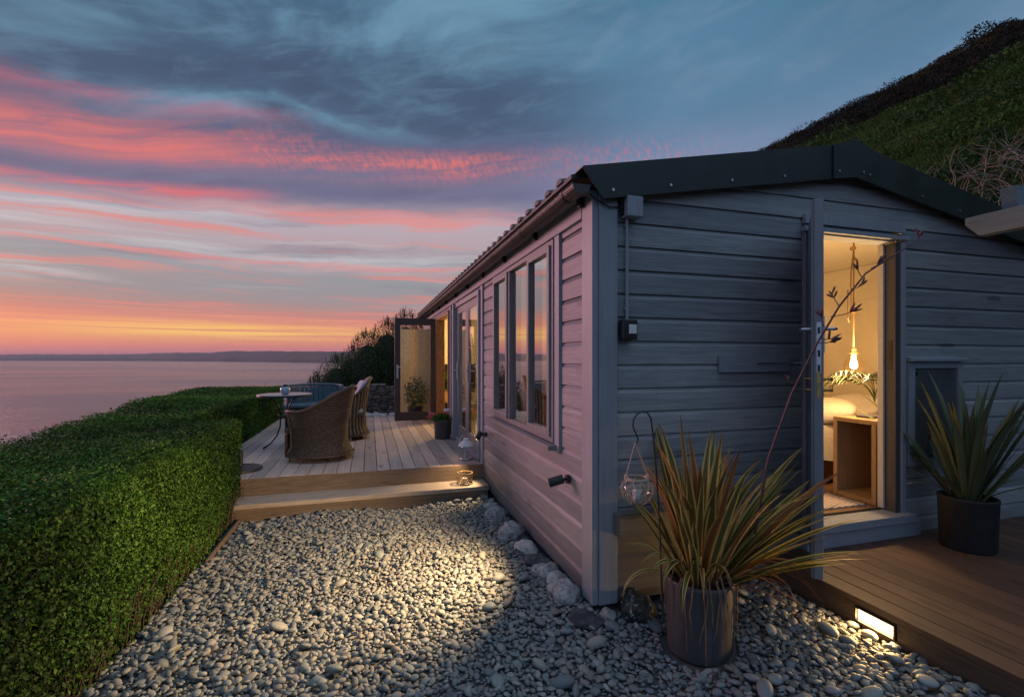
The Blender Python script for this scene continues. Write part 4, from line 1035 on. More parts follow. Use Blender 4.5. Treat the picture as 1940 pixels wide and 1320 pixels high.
# hillside vegetation
def hillz(x, y): return terr(x, y)
rs = np.random.default_rng(9)
M['blade'] = leafmat('hill_grass_blade', [(.012,.042,.010),(.032,.105,.018),(.06,.17,.032),(.12,.17,.06)], .7, .25, 1.2)
k = 150000; ang = rs.uniform(.62, 1.32, k); x = rs.uniform(6.2, 15.0, k)**1.0; y = x/np.tan(ang); z = terr(x, y)
z = z+fbm(x*1.9, y*1.5, 3, 5)*(.13+.25*sm(x,13.5,16))*sm(x,6.2,8)*.8+fbm(x*.55, y*.4, 8, 4)*.30*sm(x,6.2,8)
C = np.stack([x, y, z+.05], 1); dist = np.hypot(x, y)
def blades(C, h, wd, rs, tint):
    k = len(C); a = rs.uniform(0, 3.1416, k); b = np.stack([np.cos(a), np.sin(a), np.zeros(k)], 1); lean = rs.normal(0, .35, (k,3)); lean[:,2] = 1; lean[:,0] -= .3
    b = b*(wd/2)[:,None]; tipp = C+lean*h[:,None]; mid = C+lean*h[:,None]*.5*[.6,.6,1]
    V = np.stack([C-b, C+b, mid+b*.8, tipp, mid-b*.8], 1).reshape(-1,3); i = np.arange(k)*5
    F = np.stack([i, i+1, i+2, i+3, i+4], 1); T_ = np.repeat(np.stack([tint]*3+[np.ones(k)],1), 5, 0); return V, F, T_
tn = np.clip(rs.normal(.42,.2,k)+fbm(x*.8, y*.8, 4, 4)*.25, 0, 1)
V, F, T_ = blades(C, rs.uniform(.05,.16,k)*(.6+dist/26), .006+dist*.0006, rs, tn)
tag(np_mesh('hill_grass', V, F, M['blade'], tint=T_), 'dark green rough grass covering the lower hillside', 'grass', kind='stuff')
M['heath'] = leafmat('heath_leaf', [(.003,.005,.004),(.007,.010,.007),(.015,.020,.011),(.08,.062,.010)], .9, .1, .6)
k = 150000; ang = rs.uniform(.55, 1.32, k); x = rs.uniform(14.0, 23.0, k); y = x/np.tan(ang)
z = terr(x, y)+fbm(x*1.9, y*1.5, 3, 5)*.38*.8+fbm(x*.55, y*.4, 8, 4)*.30+.0; lum = fbm(x*.9, y*.9, 14, 4)
C = np.stack([x, y, z+rs.uniform(0,.22,k)+np.clip(lum,0,1)*.18], 1); gors = np.clip(rs.normal(.35,.15,k)+(lum > .62)*(rs.random(k) < .5)*.5+(x > 21)*(rs.random(k) < .3)*.4, 0, 1)
V, F, T_ = leaves(C, np.tile([-.5,-.5,.6],(k,1)), .085, .3, rs, .8, gors)
tag(np_mesh('heath', V, F, M['heath'], tint=T_), 'dark heather and gorse over the upper hillside', 'heath', kind='stuff')
# crest bushes on the skyline
rr = random.Random(31); mbx = 0
for i, (u, sz, lab) in enumerate([(1862,.62,'flat-topped windswept bush, the biggest on the skyline at the upper right'),(1905,.34,'low bush on the skyline at the upper right corner'),(1790,.26,'small low bush on the skyline just left of the big windswept bush'),
      (1552,.26,'tiny upright bush on the skyline just above the roof, left of the ridge'),(1722,.2,'squat gorse tuft halfway along the skyline')]):
    t_ = (u-970)/900; rat = (.2873+.9578*t_)/(.9578-.2873*t_); x = 22.2; y = x/rat; z = float(terr(np.float64(x), np.float64(y)))+.1
    k = int(900*sz); rs2 = np.random.default_rng(60+i); d = rs2.normal(size=(k,3)); d /= np.linalg.norm(d,axis=1)[:,None]; C = d*rs2.uniform(.5,1,k)[:,None]*[sz*1.0,sz*1.0,sz*.42]+[x,y,z+sz*.55]
    V, F, T_ = leaves(C, d, .09, .5, rs2, .8, rs2.uniform(.1,.5,k)); b_ = thing('crest_bush', lab, 'bush', (x,y,z)); np_mesh('foliage', V, F, M['heath'], b_, tint=T_)
    mb = MB(); mb.tube([(x,y,z-.3),(x-.05,y,z+sz*.3),(x-.15,y,z+sz*.5)], [.03,.02,.008], 5); mb.build('stem', M['stem'], b_)
rs2 = np.random.default_rng(71); Cs = []; Ns = []; Tt = []
for i in range(620):
    x = rs2.uniform(7.5, 22.6); a_ = rs2.uniform(.6, 1.3); y = x/math.tan(a_); z = float(terr(np.float64(x), np.float64(y))+fbm(np.array([x*.55]), np.array([y*.4]), 8, 4)[0]*.30)
    r = rs2.uniform(.18, .55)*(1.25 if x > 20.5 else 1); k = int(170*r/.35); d = rs2.normal(size=(k,3)); d /= np.linalg.norm(d,axis=1)[:,None]; d[:,2] = np.abs(d[:,2])
    Cs.append(d*rs2.uniform(.75,1.05,k)[:,None]*[r*1.3, r*1.5, r*.62]+[x,y,z-.06]); Ns.append(d); Tt.append(np.clip(rs2.normal(.30 if x < 14.5 else .45, .2, k)+rs2.normal(0,.12), 0, 1))
C = np.concatenate(Cs); N = np.concatenate(Ns); tt = np.concatenate(Tt); low = C[:,0] < 14.6
for nm, sel, mt, lab in (('hill_scrub', low, M['hedge'], 'dark green bracken and scrub clumps over the lower hillside'), ('gorse', ~low, M['heath'], 'dark gorse clumps with dull yellow flowers over the upper hillside')):
    V, F, T_ = leaves(C[sel], N[sel], .085, .4, rs2, .8, tt[sel]*(.7 if nm == 'hill_scrub' else 1)); tag(np_mesh(nm, V, F, mt, tint=T_), lab, 'scrub', kind='stuff')
# dry brambles behind the right end of the roof
mb = MB(); rr = random.Random(5)
for i in range(430):
    x = rr.uniform(6.6, 9.4); a_ = rr.uniform(.93, 1.25); y = x/math.tan(a_); z = float(terr(np.float64(x), np.float64(y)))
    p = Vector((x,y,z)); d = Vector((rr.gauss(-.2,.5), rr.gauss(0,.5), rr.uniform(.5,1.4))).normalized(); pts_ = [p.copy()]
    for s_ in range(6): d = (d+Vector((rr.gauss(0,.35), rr.gauss(0,.35), rr.gauss(-.12,.25)))).normalized(); p = p+d*rr.uniform(.06,.15); pts_.append(p.copy())
    mb.tube(pts_, [.007,.006,.005,.0045,.004,.003,.002], 3, cap=False)
o = mb.build('dry_bramble', simple('bleached_stems', (.22,.19,.16), .9, 0, .4, 9), origin=(8,3.4,1.9), normals=False); tag(o, 'tangle of pale dry bramble stems on the slope behind the right end of the roof', 'brambles', kind='stuff')

# ================================================================== PHORMIUMS
m, t, p, o = new_mat('phormium_blade_variegated'); uvn = t.n('ShaderNodeUVMap'); sp = t.n('ShaderNodeSeparateXYZ'); t.link(uvn.outputs[0], sp.inputs[0])
uu = S(t, sp.outputs[0]); vv = S(t, sp.outputs[1])
at = t.n('ShaderNodeAttribute', attribute_name='tint'); sc_ = t.n('ShaderNodeSeparateColor'); t.link(at.outputs['Color'], sc_.inputs[0]); r_ = S(t, sc_.outputs[0])
edge = t.math('ABSOLUTE', uu-0.5)
inner = t.ramp(r_, [(0,(.08,.10,.03,1)),(.4,(.13,.12,.035,1)),(.75,(.17,.10,.035,1)),(1,(.20,.07,.03,1))])
marg = t.ramp(r_, [(0,(.62,.56,.16,1)),(.5,(.66,.50,.12,1)),(.85,(.50,.24,.06,1)),(1,(.26,.09,.03,1))])
c = t.mix(t.smooth(edge+(t.noise(t.comb(uu*14.0, vv*1.5), 1, 3, .6)-.5)*.16, .25, .36), inner, marg)
c = t.mix(t.smooth(vv, .80, 1.0)*.6, c, (.16,.07,.03,1)); c = t.mix((1.0-t.smooth(vv, .0, .4))*.7, c, (.10,.03,.02,1))
t.link(c, p.inputs['Base Color']); p.inputs['Roughness'].default_value = .5
bump(t, p, t.math('SINE', uu*90.0), .15, .001)
tl = t.n('ShaderNodeBsdfTranslucent'); t.link(c, tl.inputs[0]); mx = t.n('ShaderNodeMixShader'); mx.inputs[0].default_value = .2
t.link(p.outputs[0], mx.inputs[1]); t.link(tl.outputs[0], mx.inputs[2]); t.link(mx.outputs[0], o.inputs[0]); M['phor'] = m
m, t, p, o = new_mat('phormium_blade_green'); uvn = t.n('ShaderNodeUVMap'); sp = t.n('ShaderNodeSeparateXYZ'); t.link(uvn.outputs[0], sp.inputs[0]); uu = S(t, sp.outputs[0])
edge = t.math('ABSOLUTE', uu-0.5); at = t.n('ShaderNodeAttribute', attribute_name='tint'); sc_ = t.n('ShaderNodeSeparateColor'); t.link(at.outputs['Color'], sc_.inputs[0])
c = t.mix(t.smooth(edge, .36, .46), t.ramp(S(t, sc_.outputs[0]), [(0,(.07,.11,.06,1)),(1,(.14,.17,.08,1))]), (.075,.06,.03,1)); t.link(c, p.inputs['Base Color']); p.inputs['Roughness'].default_value = .45
M['phor2'] = m; M['deadleaf'] = simple('dead_straw_leaf', (.22,.14,.09), .9, 0, .35, 20, .4)
def blade_mesh(specs, seed=0):
    V = []; F = []; UV = []; TI = []; NS = 14
    for (b, phi, e0, L, wd, droop, tn, tw) in specs:
        p = Vector(b); e = e0; base = len(V); ds = L/NS; h_ = Vector((math.cos(phi), math.sin(phi), 0)); side0 = Vector((-math.sin(phi), math.cos(phi), 0))
        for i in range(NS+1):
            s = i/NS; ee = e0-droop*s*s
            d = h_*math.cos(ee)+Vector((0,0,1))*math.sin(ee)
            side = side0; nn = side.cross(d); ta = tw*s; side = side*math.cos(ta)+nn*math.sin(ta); nn = side.cross(d)
            wv = wd*(.55+.45*min(1, s*3))*(1-max(0,(s-.62)/.38)**1.6)*.5+.0006; fold = .45*(1-s*.75)
            for a, q in ((-1,0),(-.35,.325),(0,.5),(.35,.675),(1,1)):
                V.append(p+side*wv*a+nn*(-abs(a)*wv*fold)); UV.append((q, s)); TI.append(tn)
            if i < NS:
                for j in range(4): F.append((base+i*5+j, base+i*5+j+1, base+(i+1)*5+j+1, base+(i+1)*5+j))
            p = p+d*ds
    return V, F, UV, TI
def blades_obj(name, specs, mat, parent):
    V, F, UV, TI = blade_mesh(specs); V = np.array([tuple(q) for q in V], np.float32); TI = np.array(TI); ti = np.stack([TI,TI,TI,np.ones(len(TI))],1)
    o = np_mesh(name, V, F, mat, parent, smooth=True, tint=ti); uvl = o.data.uv_layers.new(name='UVMap'); li = np.array(F).ravel(); uvl.data.foreach_set('uv', np.array(UV, np.float32)[li].ravel()); return o
def pot_mb(x, y, z0, r0, r1, h):
    mb = MB(); mb.lathe([(0,0),(r0*.97,0),(r0,.012),(r1,h-.02),(r1+.004,h-.008),(r1,h),(r1-.014,h),(r1-.018,h-.05),(r1-.02,h-.07)], (x,y,z0), 48); return mb
def phormium(x, y, z0, r, h, specs_fn, label, mat, potmat, dead=0, seed=1, cat='potted plant'):
    t_ = thing('potted_phormium', label, cat, (x, y, z0)); pot_mb(x, y, z0, r*.93, r, h).build('pot', potmat, t_, smooth=True)
    mb = MB(); mb.lathe([(0,.012),(r*.6,.008),(r-.016,0)], (x,y,z0+h-.05), 24); mb.build('soil', M['soil'], t_)
    rr = random.Random(seed); specs = specs_fn(rr, x, y, z0+h-.06); 
    blades_obj('leaves', specs, mat, t_)
    if dead:
        mb = MB(); 
        for i in range(dead):
            a = rr.uniform(2.6, 6.6) if rr.random() < .8 else rr.uniform(0, 6.28); q = r+.006; px, py = x+math.cos(a)*q, y+math.sin(a)*q; zz = z0+h; ln = rr.uniform(.12, .36)*(h/.36); da = rr.uniform(-.2,.2)
            pts_ = [(x+math.cos(a)*r*.5, y+math.sin(a)*r*.5, zz-.02), (x+math.cos(a)*r*.9, y+math.sin(a)*r*.9, zz+rr.uniform(.02,.08)), (px+math.cos(a)*.012, py+math.sin(a)*.012, zz-.03)]
            for s_ in range(1, 5): pts_.append((x+math.cos(a+da*s_/4)*(q+.008+rr.uniform(-.004,.012)), y+math.sin(a+da*s_/4)*(q+.008+rr.uniform(-.004,.012)), max(zz-.03-ln*s_/4, z0+.0)))
            mb.tube(pts_, [.003,.004,.004,.0035,.003,.0022,.001], 4, cap=False)
        mb.build('dead_leaf', M['deadleaf'], t_, normals=False)
    return t_
def specs1(rr, x, y, z):
    out = []
    for i in range(82):
        phi = rr.uniform(0, 6.283); q = rr.random()
        ox = math.cos(phi)*.09*q; oy = math.sin(phi)*.09*q
        e0 = R(rr.uniform(74, 90)-34*q*rr.random()); L = rr.uniform(.55, .98)*(1-.10*(1-q)); droop = rr.uniform(.1, .55)*(1.0 if rr.random() < .8 else 1.9)
        out.append(((x+ox, y+oy, z-.02), phi+rr.uniform(-.3,.3), e0, L, rr.uniform(.030, .054), droop, rr.betavariate(1.6,1.3), rr.uniform(-.5,.5)))
    for i in range(26):   # long lower blades arching out to the right
        phi = rr.uniform(-.75, .35)-.12; e0 = R(rr.uniform(16, 56)); L = rr.uniform(.62, .88)
        out.append(((x+.07*math.cos(phi), y+.07*math.sin(phi), z-.01), phi, e0, L, rr.uniform(.032, .05), rr.uniform(.15,.5), rr.betavariate(1,1.6), rr.uniform(-.6,.6)))
    for i in range(12):   # fewer arching left and forward
        phi = 3.1416+rr.uniform(-.2, 1.3); e0 = R(rr.uniform(40, 64)); out.append(((x+.07*math.cos(phi), y+.07*math.sin(phi), z), phi, e0, rr.uniform(.45,.62), rr.uniform(.02,.03), rr.uniform(.6,2.6), rr.random()*.7, rr.uniform(-.5,.5)))
    for i in range(14):   # spent blades hanging to the pebbles
        phi = rr.uniform(-1.4, -.1); out.append(((x+.1*math.cos(phi), y+.1*math.sin(phi), z+.02), phi, R(rr.uniform(20,50)), rr.uniform(.4,.62), rr.uniform(.008,.016), rr.uniform(1.9,2.6), .9+rr.random()*.1, rr.uniform(-1,1)))
    return out
ph1 = phormium(POTC[0], POTC[1], -1.515, .168, .385, specs1, 'variegated bronze and yellow striped phormium in a lead grey tub on the pebbles', M['phor'], M['pot'], 24, 4)
# old flower stalk
pts_ = [ray(1430,1010,2.2), ray(1455,870,2.16), ray(1500,745,2.12), ray(1548,650,2.08), ray(1590,580,2.04), ray(1640,518,2.0), ray(1700,480,1.96), ray(1738,455,1.94)]
M['stalk'] = simple('purple_brown_stalk', (.10,.055,.06), .6, 0, .3, 60, .2)
mb = MB(); mb.tube(pts_, [.006,.0055,.005,.0045,.004,.0035,.003,.0022], 8); rr = random.Random(2)
def budsprig(p, d, n_, L):
    p = Vector(p); d = Vector(d).normalized(); e = p+d*L; mb.tube([p, p+d*L*.5+Vector((0,0,-.004)), e], [.0022,.002,.0018], 5)
    for i in range(n_):
        dd_ = (d*.7+Vector((rr.uniform(-.8,.8), rr.uniform(-.4,.4), rr.uniform(-.2,1.0)))).normalized(); b0 = p+d*L*rr.uniform(.6,1.0); l_ = rr.uniform(.028,.05)
        mb.tube([b0, b0+dd_*l_*.3, b0+dd_*l_*.7, b0+dd_*l_], [.0018,.0042,.0045,.001], 6)
cr = Vector((math.cos(TH), -math.sin(TH), 0)); zz = Vector((0,0,1))
for (u, v, dx, dz, n_, L) in ((1548,650,.9,.12,6,.085),(1552,640,1,-.1,4,.05),(1562,620,-.3,.9,5,.055),(1574,600,1.0,.25,6,.11),(1590,580,-.55,.9,4,.07),(1612,548,.8,.3,3,.05),(1632,524,-.5,1,3,.05),(1650,508,1,.6,4,.05),(1738,455,.5,.9,5,.02),(1510,725,-.8,.2,2,.04)):
    budsprig(ray(u, v, 2.05), cr*dx+zz*dz, n_, L)
mb.build('flower_stalk', M['stalk'], ph1, smooth=True)
def specs2(rr, x, y, z):
    out = []
    for i in range(58):
        phi = rr.uniform(0, 6.283); q = rr.random(); e0 = R(90-36*q**.9-rr.uniform(0,8)); L = rr.uniform(.58, 1.0)*(1-.06*q)
        out.append(((x+math.cos(phi)*.08*q, y+math.sin(phi)*.08*q, z), phi, e0, L, rr.uniform(.030,.050), rr.uniform(.05,.45), rr.random(), rr.uniform(-.5,.5)))
    for i in range(6): phi = rr.uniform(0,6.28); out.append(((x,y,z), phi, R(35), rr.uniform(.45,.6), .03, rr.uniform(.3,1.0), rr.random(), 0))
    return out
phormium(3.96, 2.24, -1.30, .160, .355, specs2, 'dark green phormium in a black round tub on the entrance deck', M['phor2'], M['pot2'], 0, 9)

# macrame jar hanging from a crook
jd = 2.34; jc = ray(1207, 928, jd)
t_ = thing('hanging_jar', 'glass jar in knotted twine net hanging from a black crook beside the striped plant', 'jar', (jc.x, jc.y, jc.z-.09))
rj = .078; profj = [(.0,-.066),(.04,-.062),(.066,-.035),(rj,0),(.070,.032),(.052,.052),(.046,.058),(.048,.066)]
mb = MB(); mb.lathe(profj, jc, 28); mb.build('glass_bowl', M['clear'], t_, smooth=True)
mb = MB(); mb.lathe([(.020,-.055),(.022,-.055),(.022,0),(.0,0)], jc, 14); mb.build('candle', M['linen'], t_, smooth=True)
mb = MB()
def jp(a, z, off=.0025):
    r = np.interp(z, [q[1] for q in profj], [q[0] for q in profj])+off; return (jc.x+r*math.cos(a), jc.y+r*math.sin(a), jc.z+z)
for k in range(9):
    for sg in (1,-1):
        a0 = 6.283*k/9; mb.tube([jp(a0+sg*.35*math.sin(s_*1.5*3.1416)*1.0, -.062+.118*s_) for s_ in np.linspace(0,1,15)], .0022, 5)
mb.tube([jp(a, .054, .004) for a in np.linspace(0, 6.283, 25)], .0045, 6); mb.tube([jp(a, .060, .005) for a in np.linspace(0, 6.283, 25)], .004, 6)
mb.build('twine_net', M['rope'], t_, normals=False)
hook = ray(1204, 838, jd); mb = MB()
for sg in (1,-1):
    e = jc+cr*sg*.052+Vector((0,0,.06)); mb.tube([e, e+(hook-e)*.15+cr*sg*.004, hook], .0038, 6); mb.tube([e+Vector((0,0,-.012)), e+Vector((0,0,.006)), e+Vector((0,0,.02))], [.010,.013,.006], 8)
mb.build('hanging_cord', M['rope'], t_)
mb = MB(); mb.tube([ray(u, v, jd) for u, v in ((1206,840),(1209,832),(1204,820),(1199,808),(1200,795),(1206,785),(1216,779),(1226,781),(1233,792),(1238,830),(1244,900),(1250,1000),(1256,1180))], .0042, 8)
mb.build('crook', M['dark'], t_)

# ================================================================== TERRACE FURNITURE
m, t, p, o = new_mat('woven_rattan'); uvn = t.n('ShaderNodeUVMap'); sp = t.n('ShaderNodeSeparateXYZ'); t.link(uvn.outputs[0], sp.inputs[0]); uu = S(t, sp.outputs[0]); vv = S(t, sp.outputs[1])
a_ = t.math('SINE', uu*2*math.pi*34.0); b_ = t.math('SINE', vv*2*math.pi*22.0); wv = a_*b_; band = t.smooth(t.math('ABSOLUTE', t.math('SINE', vv*math.pi*3.0)), .0, .10)
n = t.noise(objco(t), 30, 4, .6)
c = t.mix(t.smooth(wv+(n-.5)*.8, -.3, .4), (.010,.008,.006,1), (.085,.06,.044,1)); c = t.mix(t.smooth(n,.4,.7)*.35, c, (.14,.11,.09,1)); c = t.mix(1.0-band, c, (.04,.025,.02,1))
t.link(c, p.inputs['Base Color']); p.inputs['Roughness'].default_value = .55; bump(t, p, wv, .8, .006); M['rattan'] = m
M['rattan_rim'] = simple('rattan_rim', (.075,.048,.037), .5, 0, .4, 120, .6)
def tub_chair(cx_, cy_, face, label, R0=.35, cushion='cushion', back=.87, spokes=False):
    """barrel chair; face = direction the open side looks at"""
    t_ = thing('rattan_chair', label, 'chair', (cx_, cy_, -1.22), 'woven rattan chairs round the terrace table')
    def P(u, v):
        a = face+math.pi+(u-.5)*2*2.30      # -2.3..2.3 from the back
        k = abs(u-.5)*2; top_ = .60+(back-.60)*(.5+.5*math.cos(min(k/.80, 1)*math.pi)); flare = .86+.30*max(0, .18-v)/.18*.55+.24*max(0, v-.45)/.55*(1-.5*k)
        z = .07+v*(top_-.07); rr_ = R0*flare*(1+.06*math.cos(2*(a-face))); return (cx_+rr_*math.cos(a), cy_+rr_*math.sin(a), -1.22+z)
    mb = MB(); mb.grid(73, 25, P); ob = mb.build('shell', M['rattan'], t_, smooth=True, normals=False); so_ = ob.modifiers.new('thickness', 'SOLIDIFY'); so_.thickness = .028; so_.offset = -1
    mb = MB(); mb.tube([P(u, 1.0) for u in np.linspace(0,1,73)], .020, 8); mb.tube([P(u, 0.0) for u in np.linspace(0,1,73)], .014, 8)
    for u in (0, 1): mb.tube([P(u, v) for v in np.linspace(0,1,12)], .016, 8)
    for v in (.40,.66): mb.tube([tuple(Vector(P(u, v))) for u in np.linspace(0,1,73)], .008, 6)
    mb.build('rim', M['rattan_rim'], t_, smooth=True)
    if spokes:
        mb = MB()
        for u in np.linspace(.03,.97,24): mb.tube([P(u, v) for v in np.linspace(0,1,14)], .009, 6)
        mb.build('upright_cane', simple('yellow_lit_cane', (.34,.24,.12), .5), t_, smooth=True)  # cane colour carries the yellow light from the doorway
    mb = MB(); f = Vector((math.cos(face), math.sin(face), 0)); s_ = Vector((-f.y, f.x, 0)); c0_ = Vector((cx_, cy_, -1.22))
    mb.obox(c0_+Vector((0,0,.36))+f*.03, f, s_, (0,0,1), .27, .25, .03); mb.obox(c0_+Vector((0,0,.19))+f*.29, f, s_, (0,0,1), .012, .25, .13); mb.build('seat', M['rattan_rim'], t_, bevel=.01)
    for a in (.75, -.75, 2.45, -2.45):
        mb = MB(); q = c0_+Vector((math.cos(face+a), math.sin(face+a), 0))*R0*.86; mb.tube([q+Vector((0,0,.0)), q+Vector((0,0,.09))], .016, 8); mb.build('leg', M['dark'], t_)
    mb = MB(); mb.obox(c0_+Vector((0,0,.43))+f*.02, f, s_, (0,0,1), .25, .235, .04)
    cu = mb.build('cushion', M[cushion], t_); bv = cu.modifiers.new('b', 'BEVEL'); bv.width = .035; bv.segments = 4
    mb = MB(); tl_ = (f*-.55+Vector((0,0,1))).normalized(); nn = (f+Vector((0,0,.55))).normalized(); mb.obox(c0_-f*.20+Vector((0,0,.64 if back < .9 else .70)), tl_, s_, nn, .20, .21, .05)
    cu = mb.build('back_cushion', M[cushion], t_); bv = cu.modifiers.new('b', 'BEVEL'); bv.width = .045; bv.segments = 4
    return t_, P
ch1, P1 = tub_chair(-.60, 6.33, R(158), 'brown rattan tub chair nearest the deck step, small white tag on its back', .385, 'navy', .88)
q = Vector(P1(.63, .17)); mb = MB(); d_ = (q-Vector((-.60,6.33,q.z))).normalized(); sd_ = Vector((-d_.y, d_.x, 0)); mb.obox(q+d_*.036, d_, sd_, (0,0,1), .003, .024, .011); mb.build('maker_tag', M['white'], ch1)
tub_chair(-.36, 7.75, R(190), 'rattan chair with flared cane base coloured yellow-lit and pale cushions, behind the nearest tub chair', .33, 'cushion', .93, True)
# blue slatted seat beyond the table
t_ = thing('slatted_chair', 'chalky blue garden seat with curved slatted back beyond the bistro table', 'chair', (-.92, 8.9, -1.22)); mb = MB()
for i, a in enumerate(np.linspace(R(20), R(160), 15)):
    x, y = -.92+.46*math.cos(a), 8.85+.36*math.sin(a); mb.obox((x, y, -.74), (-math.sin(a), math.cos(a), 0), (math.cos(a), math.sin(a), 0), (0,0,1), .034, .008, .25)
mb.build('back_slats', M['bluepaint'], t_); mb = MB(); mb.tube([(-.92+.47*math.cos(a), 8.85+.37*math.sin(a), -.475+.02*math.sin(a)) for a in np.linspace(R(5), R(175), 30)], .022, 8); mb.build('top_rail', M['bluepaint'], t_, smooth=True)
mb = MB(); mb.prism([(-.92+.45*math.cos(a), 8.85+.35*math.sin(a)) for a in np.linspace(0, math.pi, 16)]+[(-1.37,8.55),(-.47,8.55)], 'z', -.80, -.765); mb.build('seat', M['bluepaint'], t_)
for dx, dy in ((-.4,-.25),(.4,-.25),(-.3,.25),(.3,.25)): mb = MB(); mb.box(-.92+dx-.02,-.92+dx+.02,8.85+dy-.02,8.85+dy+.02,-1.22,-.80); mb.build('leg', M['bluepaint'], t_)
# bistro table
t_ = thing('bistro_table', 'round metal bistro table with curved dark legs on the terrace', 'table', (-1.12, 7.2, -1.22)); mb = MB()
mb.lathe([(0,-.006),(.335,-.006),(.348,-.010),(.350,.004),(.345,.012),(.335,.014),(0,.014)], (-1.12,7.2,-.495), 48); mb.build('table_top', simple('pale_mosaic_top', (.24,.25,.28), .3, 0, .25, 30, .05), t_, smooth=False)
mb = MB(); mb.lathe([(.349,-.016),(.353,-.016),(.353,.006),(.349,.006)], (-1.12,7.2,-.495), 48); mb.build('edge_band', M['dark'], t_)
for k in range(3):
    a = R(200+120*k); pr = [(.22,.705),(.14,.66),(.075,.55),(.055,.42),(.06,.30),(.10,.17),(.18,.07),(.27,.012)]
    mb = MB(); mb.tube([(-1.12+r*math.cos(a), 7.2+r*math.sin(a), -1.22+z) for r, z in pr], [.010]*7+[.014], 8); mb.build('leg', M['dark'], t_, smooth=True)
mb = MB(); mb.lathe([(.058,-.008),(.066,-.008),(.066,.008),(.058,.008),(.058,-.008)], (-1.12,7.2,-.80), 24); mb.build('ring', M['dark'], t_)
tp = (-1.10, 7.1, -.481); t_ = thing('candle_globe', 'pale blue glazed globe candle holder on the bistro table', 'candle holder', tp)
mb = MB(); mb.lathe([(0,0),(.03,0),(.055,.02),(.066,.055),(.06,.088),(.040,.108),(.036,.108),(.05,.085)], tp, 24); mb.build('bowl', M['ceramic'], t_, smooth=True)
mb = MB(); mb.lathe([(.038,.106),(.046,.112),(.044,.128),(.02,.136),(0,.137)], tp, 20); mb.build('lid', M['dark'], t_, smooth=True)
# parasol base
t_ = thing('parasol_base', 'dark round parasol base on the deck against the near hedge', 'parasol base', (-1.36, 5.86, -1.22)); mb = MB()
mb.lathe([(0,0),(.215,0),(.22,.006),(.22,.022),(.205,.032),(.05,.045),(.03,.05),(.03,.055),(0,.055)], (-1.36,5.86,-1.22), 40); mb.build('base_plate', M['dark'], t_, smooth=False)
mb = MB(); mb.tube([(-1.36,5.86,-1.17),(-1.36,5.86,-1.0)], [.026,.026], 16); mb.build('socket', M['dark'], t_)
# flower pot by the doors
t_ = thing('flower_pot', 'dark pot of pink and red flowers on the deck beside the glazed doors', 'flower pot', (1.08, 7.32, -1.22)); mb = MB()
mb.lathe([(0,0),(.115,0),(.12,.01),(.135,.26),(.142,.27),(.142,.285),(.125,.285),(.12,.25)], (1.08,7.32,-1.22), 32); mb.build('pot', M['pot'], t_, smooth=True)
mb = MB(); mb.lathe([(0,.01),(.122,0)], (1.08,7.32,-.97), 20); mb.build('soil', M['soil'], t_)
rs2 = np.random.default_rng(44); k = 520; d = rs2.normal(size=(k,3)); d /= np.linalg.norm(d,axis=1)[:,None]; d[:,2] = np.abs(d[:,2])*.9-.1; C = d*rs2.uniform(.5,1,k)[:,None]*[.17,.15,.13]+[1.06,7.32,-.93]
V, F, T_ = leaves(C, d, .035, .6, rs2, .6); np_mesh('foliage', V, F, M['hedge'], t_, tint=T_)
k = 150; a = rs2.uniform(0,6.28,k//10); cen = np.stack([1.03+.16*np.cos(a), 7.25+.13*np.sin(a), rs2.uniform(-.93,-.80,k//10)],1); C = np.repeat(cen, 10, 0)+rs2.normal(0,.014,(len(cen)*10,3))
V, F, T_ = leaves(C, np.tile([-.2,-.6,.6],(len(C),1)), .028, .8, rs2, .5); np_mesh('flowers', V, F, leafmat('petals', [(.5,.10,.12),(.65,.25,.28),(.45,.03,.04)], .6, .3), t_, tint=T_)
t_ = thing('white_tealight', 'small white cup candle on the rim of the flower pot', 'candle', (1.15,7.36,-.83)); mb = MB(); mb.lathe([(0,0),(.035,0),(.045,.06),(.041,.06),(.035,.01)], (1.15,7.36,-.83), 18); mb.build('cup', M['white'], t_, smooth=True)
mb = MB(); mb.tube([(1.15,7.36,-.82),(1.15,7.36,-.79)], .025, 12); mb.build('wax', M['linen'], t_)
# storm lantern
lp_ = (1.13, 5.72, -1.22); t_ = thing('storm_lantern', 'clear glass lantern with white conical enamel lid on the deck beside the step', 'lantern', lp_); mb = MB()
mb.lathe([(.0,0),(.075,0),(.078,.01),(.075,.018),(0,.018)], lp_, 24); mb.build('base_plate', M['steel'], t_); mb = MB()
mb.lathe([(.062,.018),(.072,.05),(.070,.13),(.055,.165)], lp_, 24); mb.build('glass_chimney', M['clear'], t_, smooth=True); mb = MB()
mb.lathe([(.100,.165),(.102,.170),(.055,.215),(.035,.225),(.032,.255),(.012,.262),(0,.262)], lp_, 24); mb.build('lid', M['white'], t_, smooth=False); mb = MB()
mb.tube([(lp_[0]-.08,lp_[1],lp_[2]+.02),(lp_[0]-.09,lp_[1],lp_[2]+.2),(lp_[0]-.05,lp_[1],lp_[2]+.29),(lp_[0]+.05,lp_[1],lp_[2]+.29),(lp_[0]+.09,lp_[1],lp_[2]+.2),(lp_[0]+.08,lp_[1],lp_[2]+.02)], .003, 6); mb.build('bail_handle', M['steel'], t_)
mb = MB(); mb.tube([(lp_[0],lp_[1],lp_[2]+.018),(lp_[0],lp_[1],lp_[2]+.09)], .022, 12); mb.build('candle', M['linen'], t_)
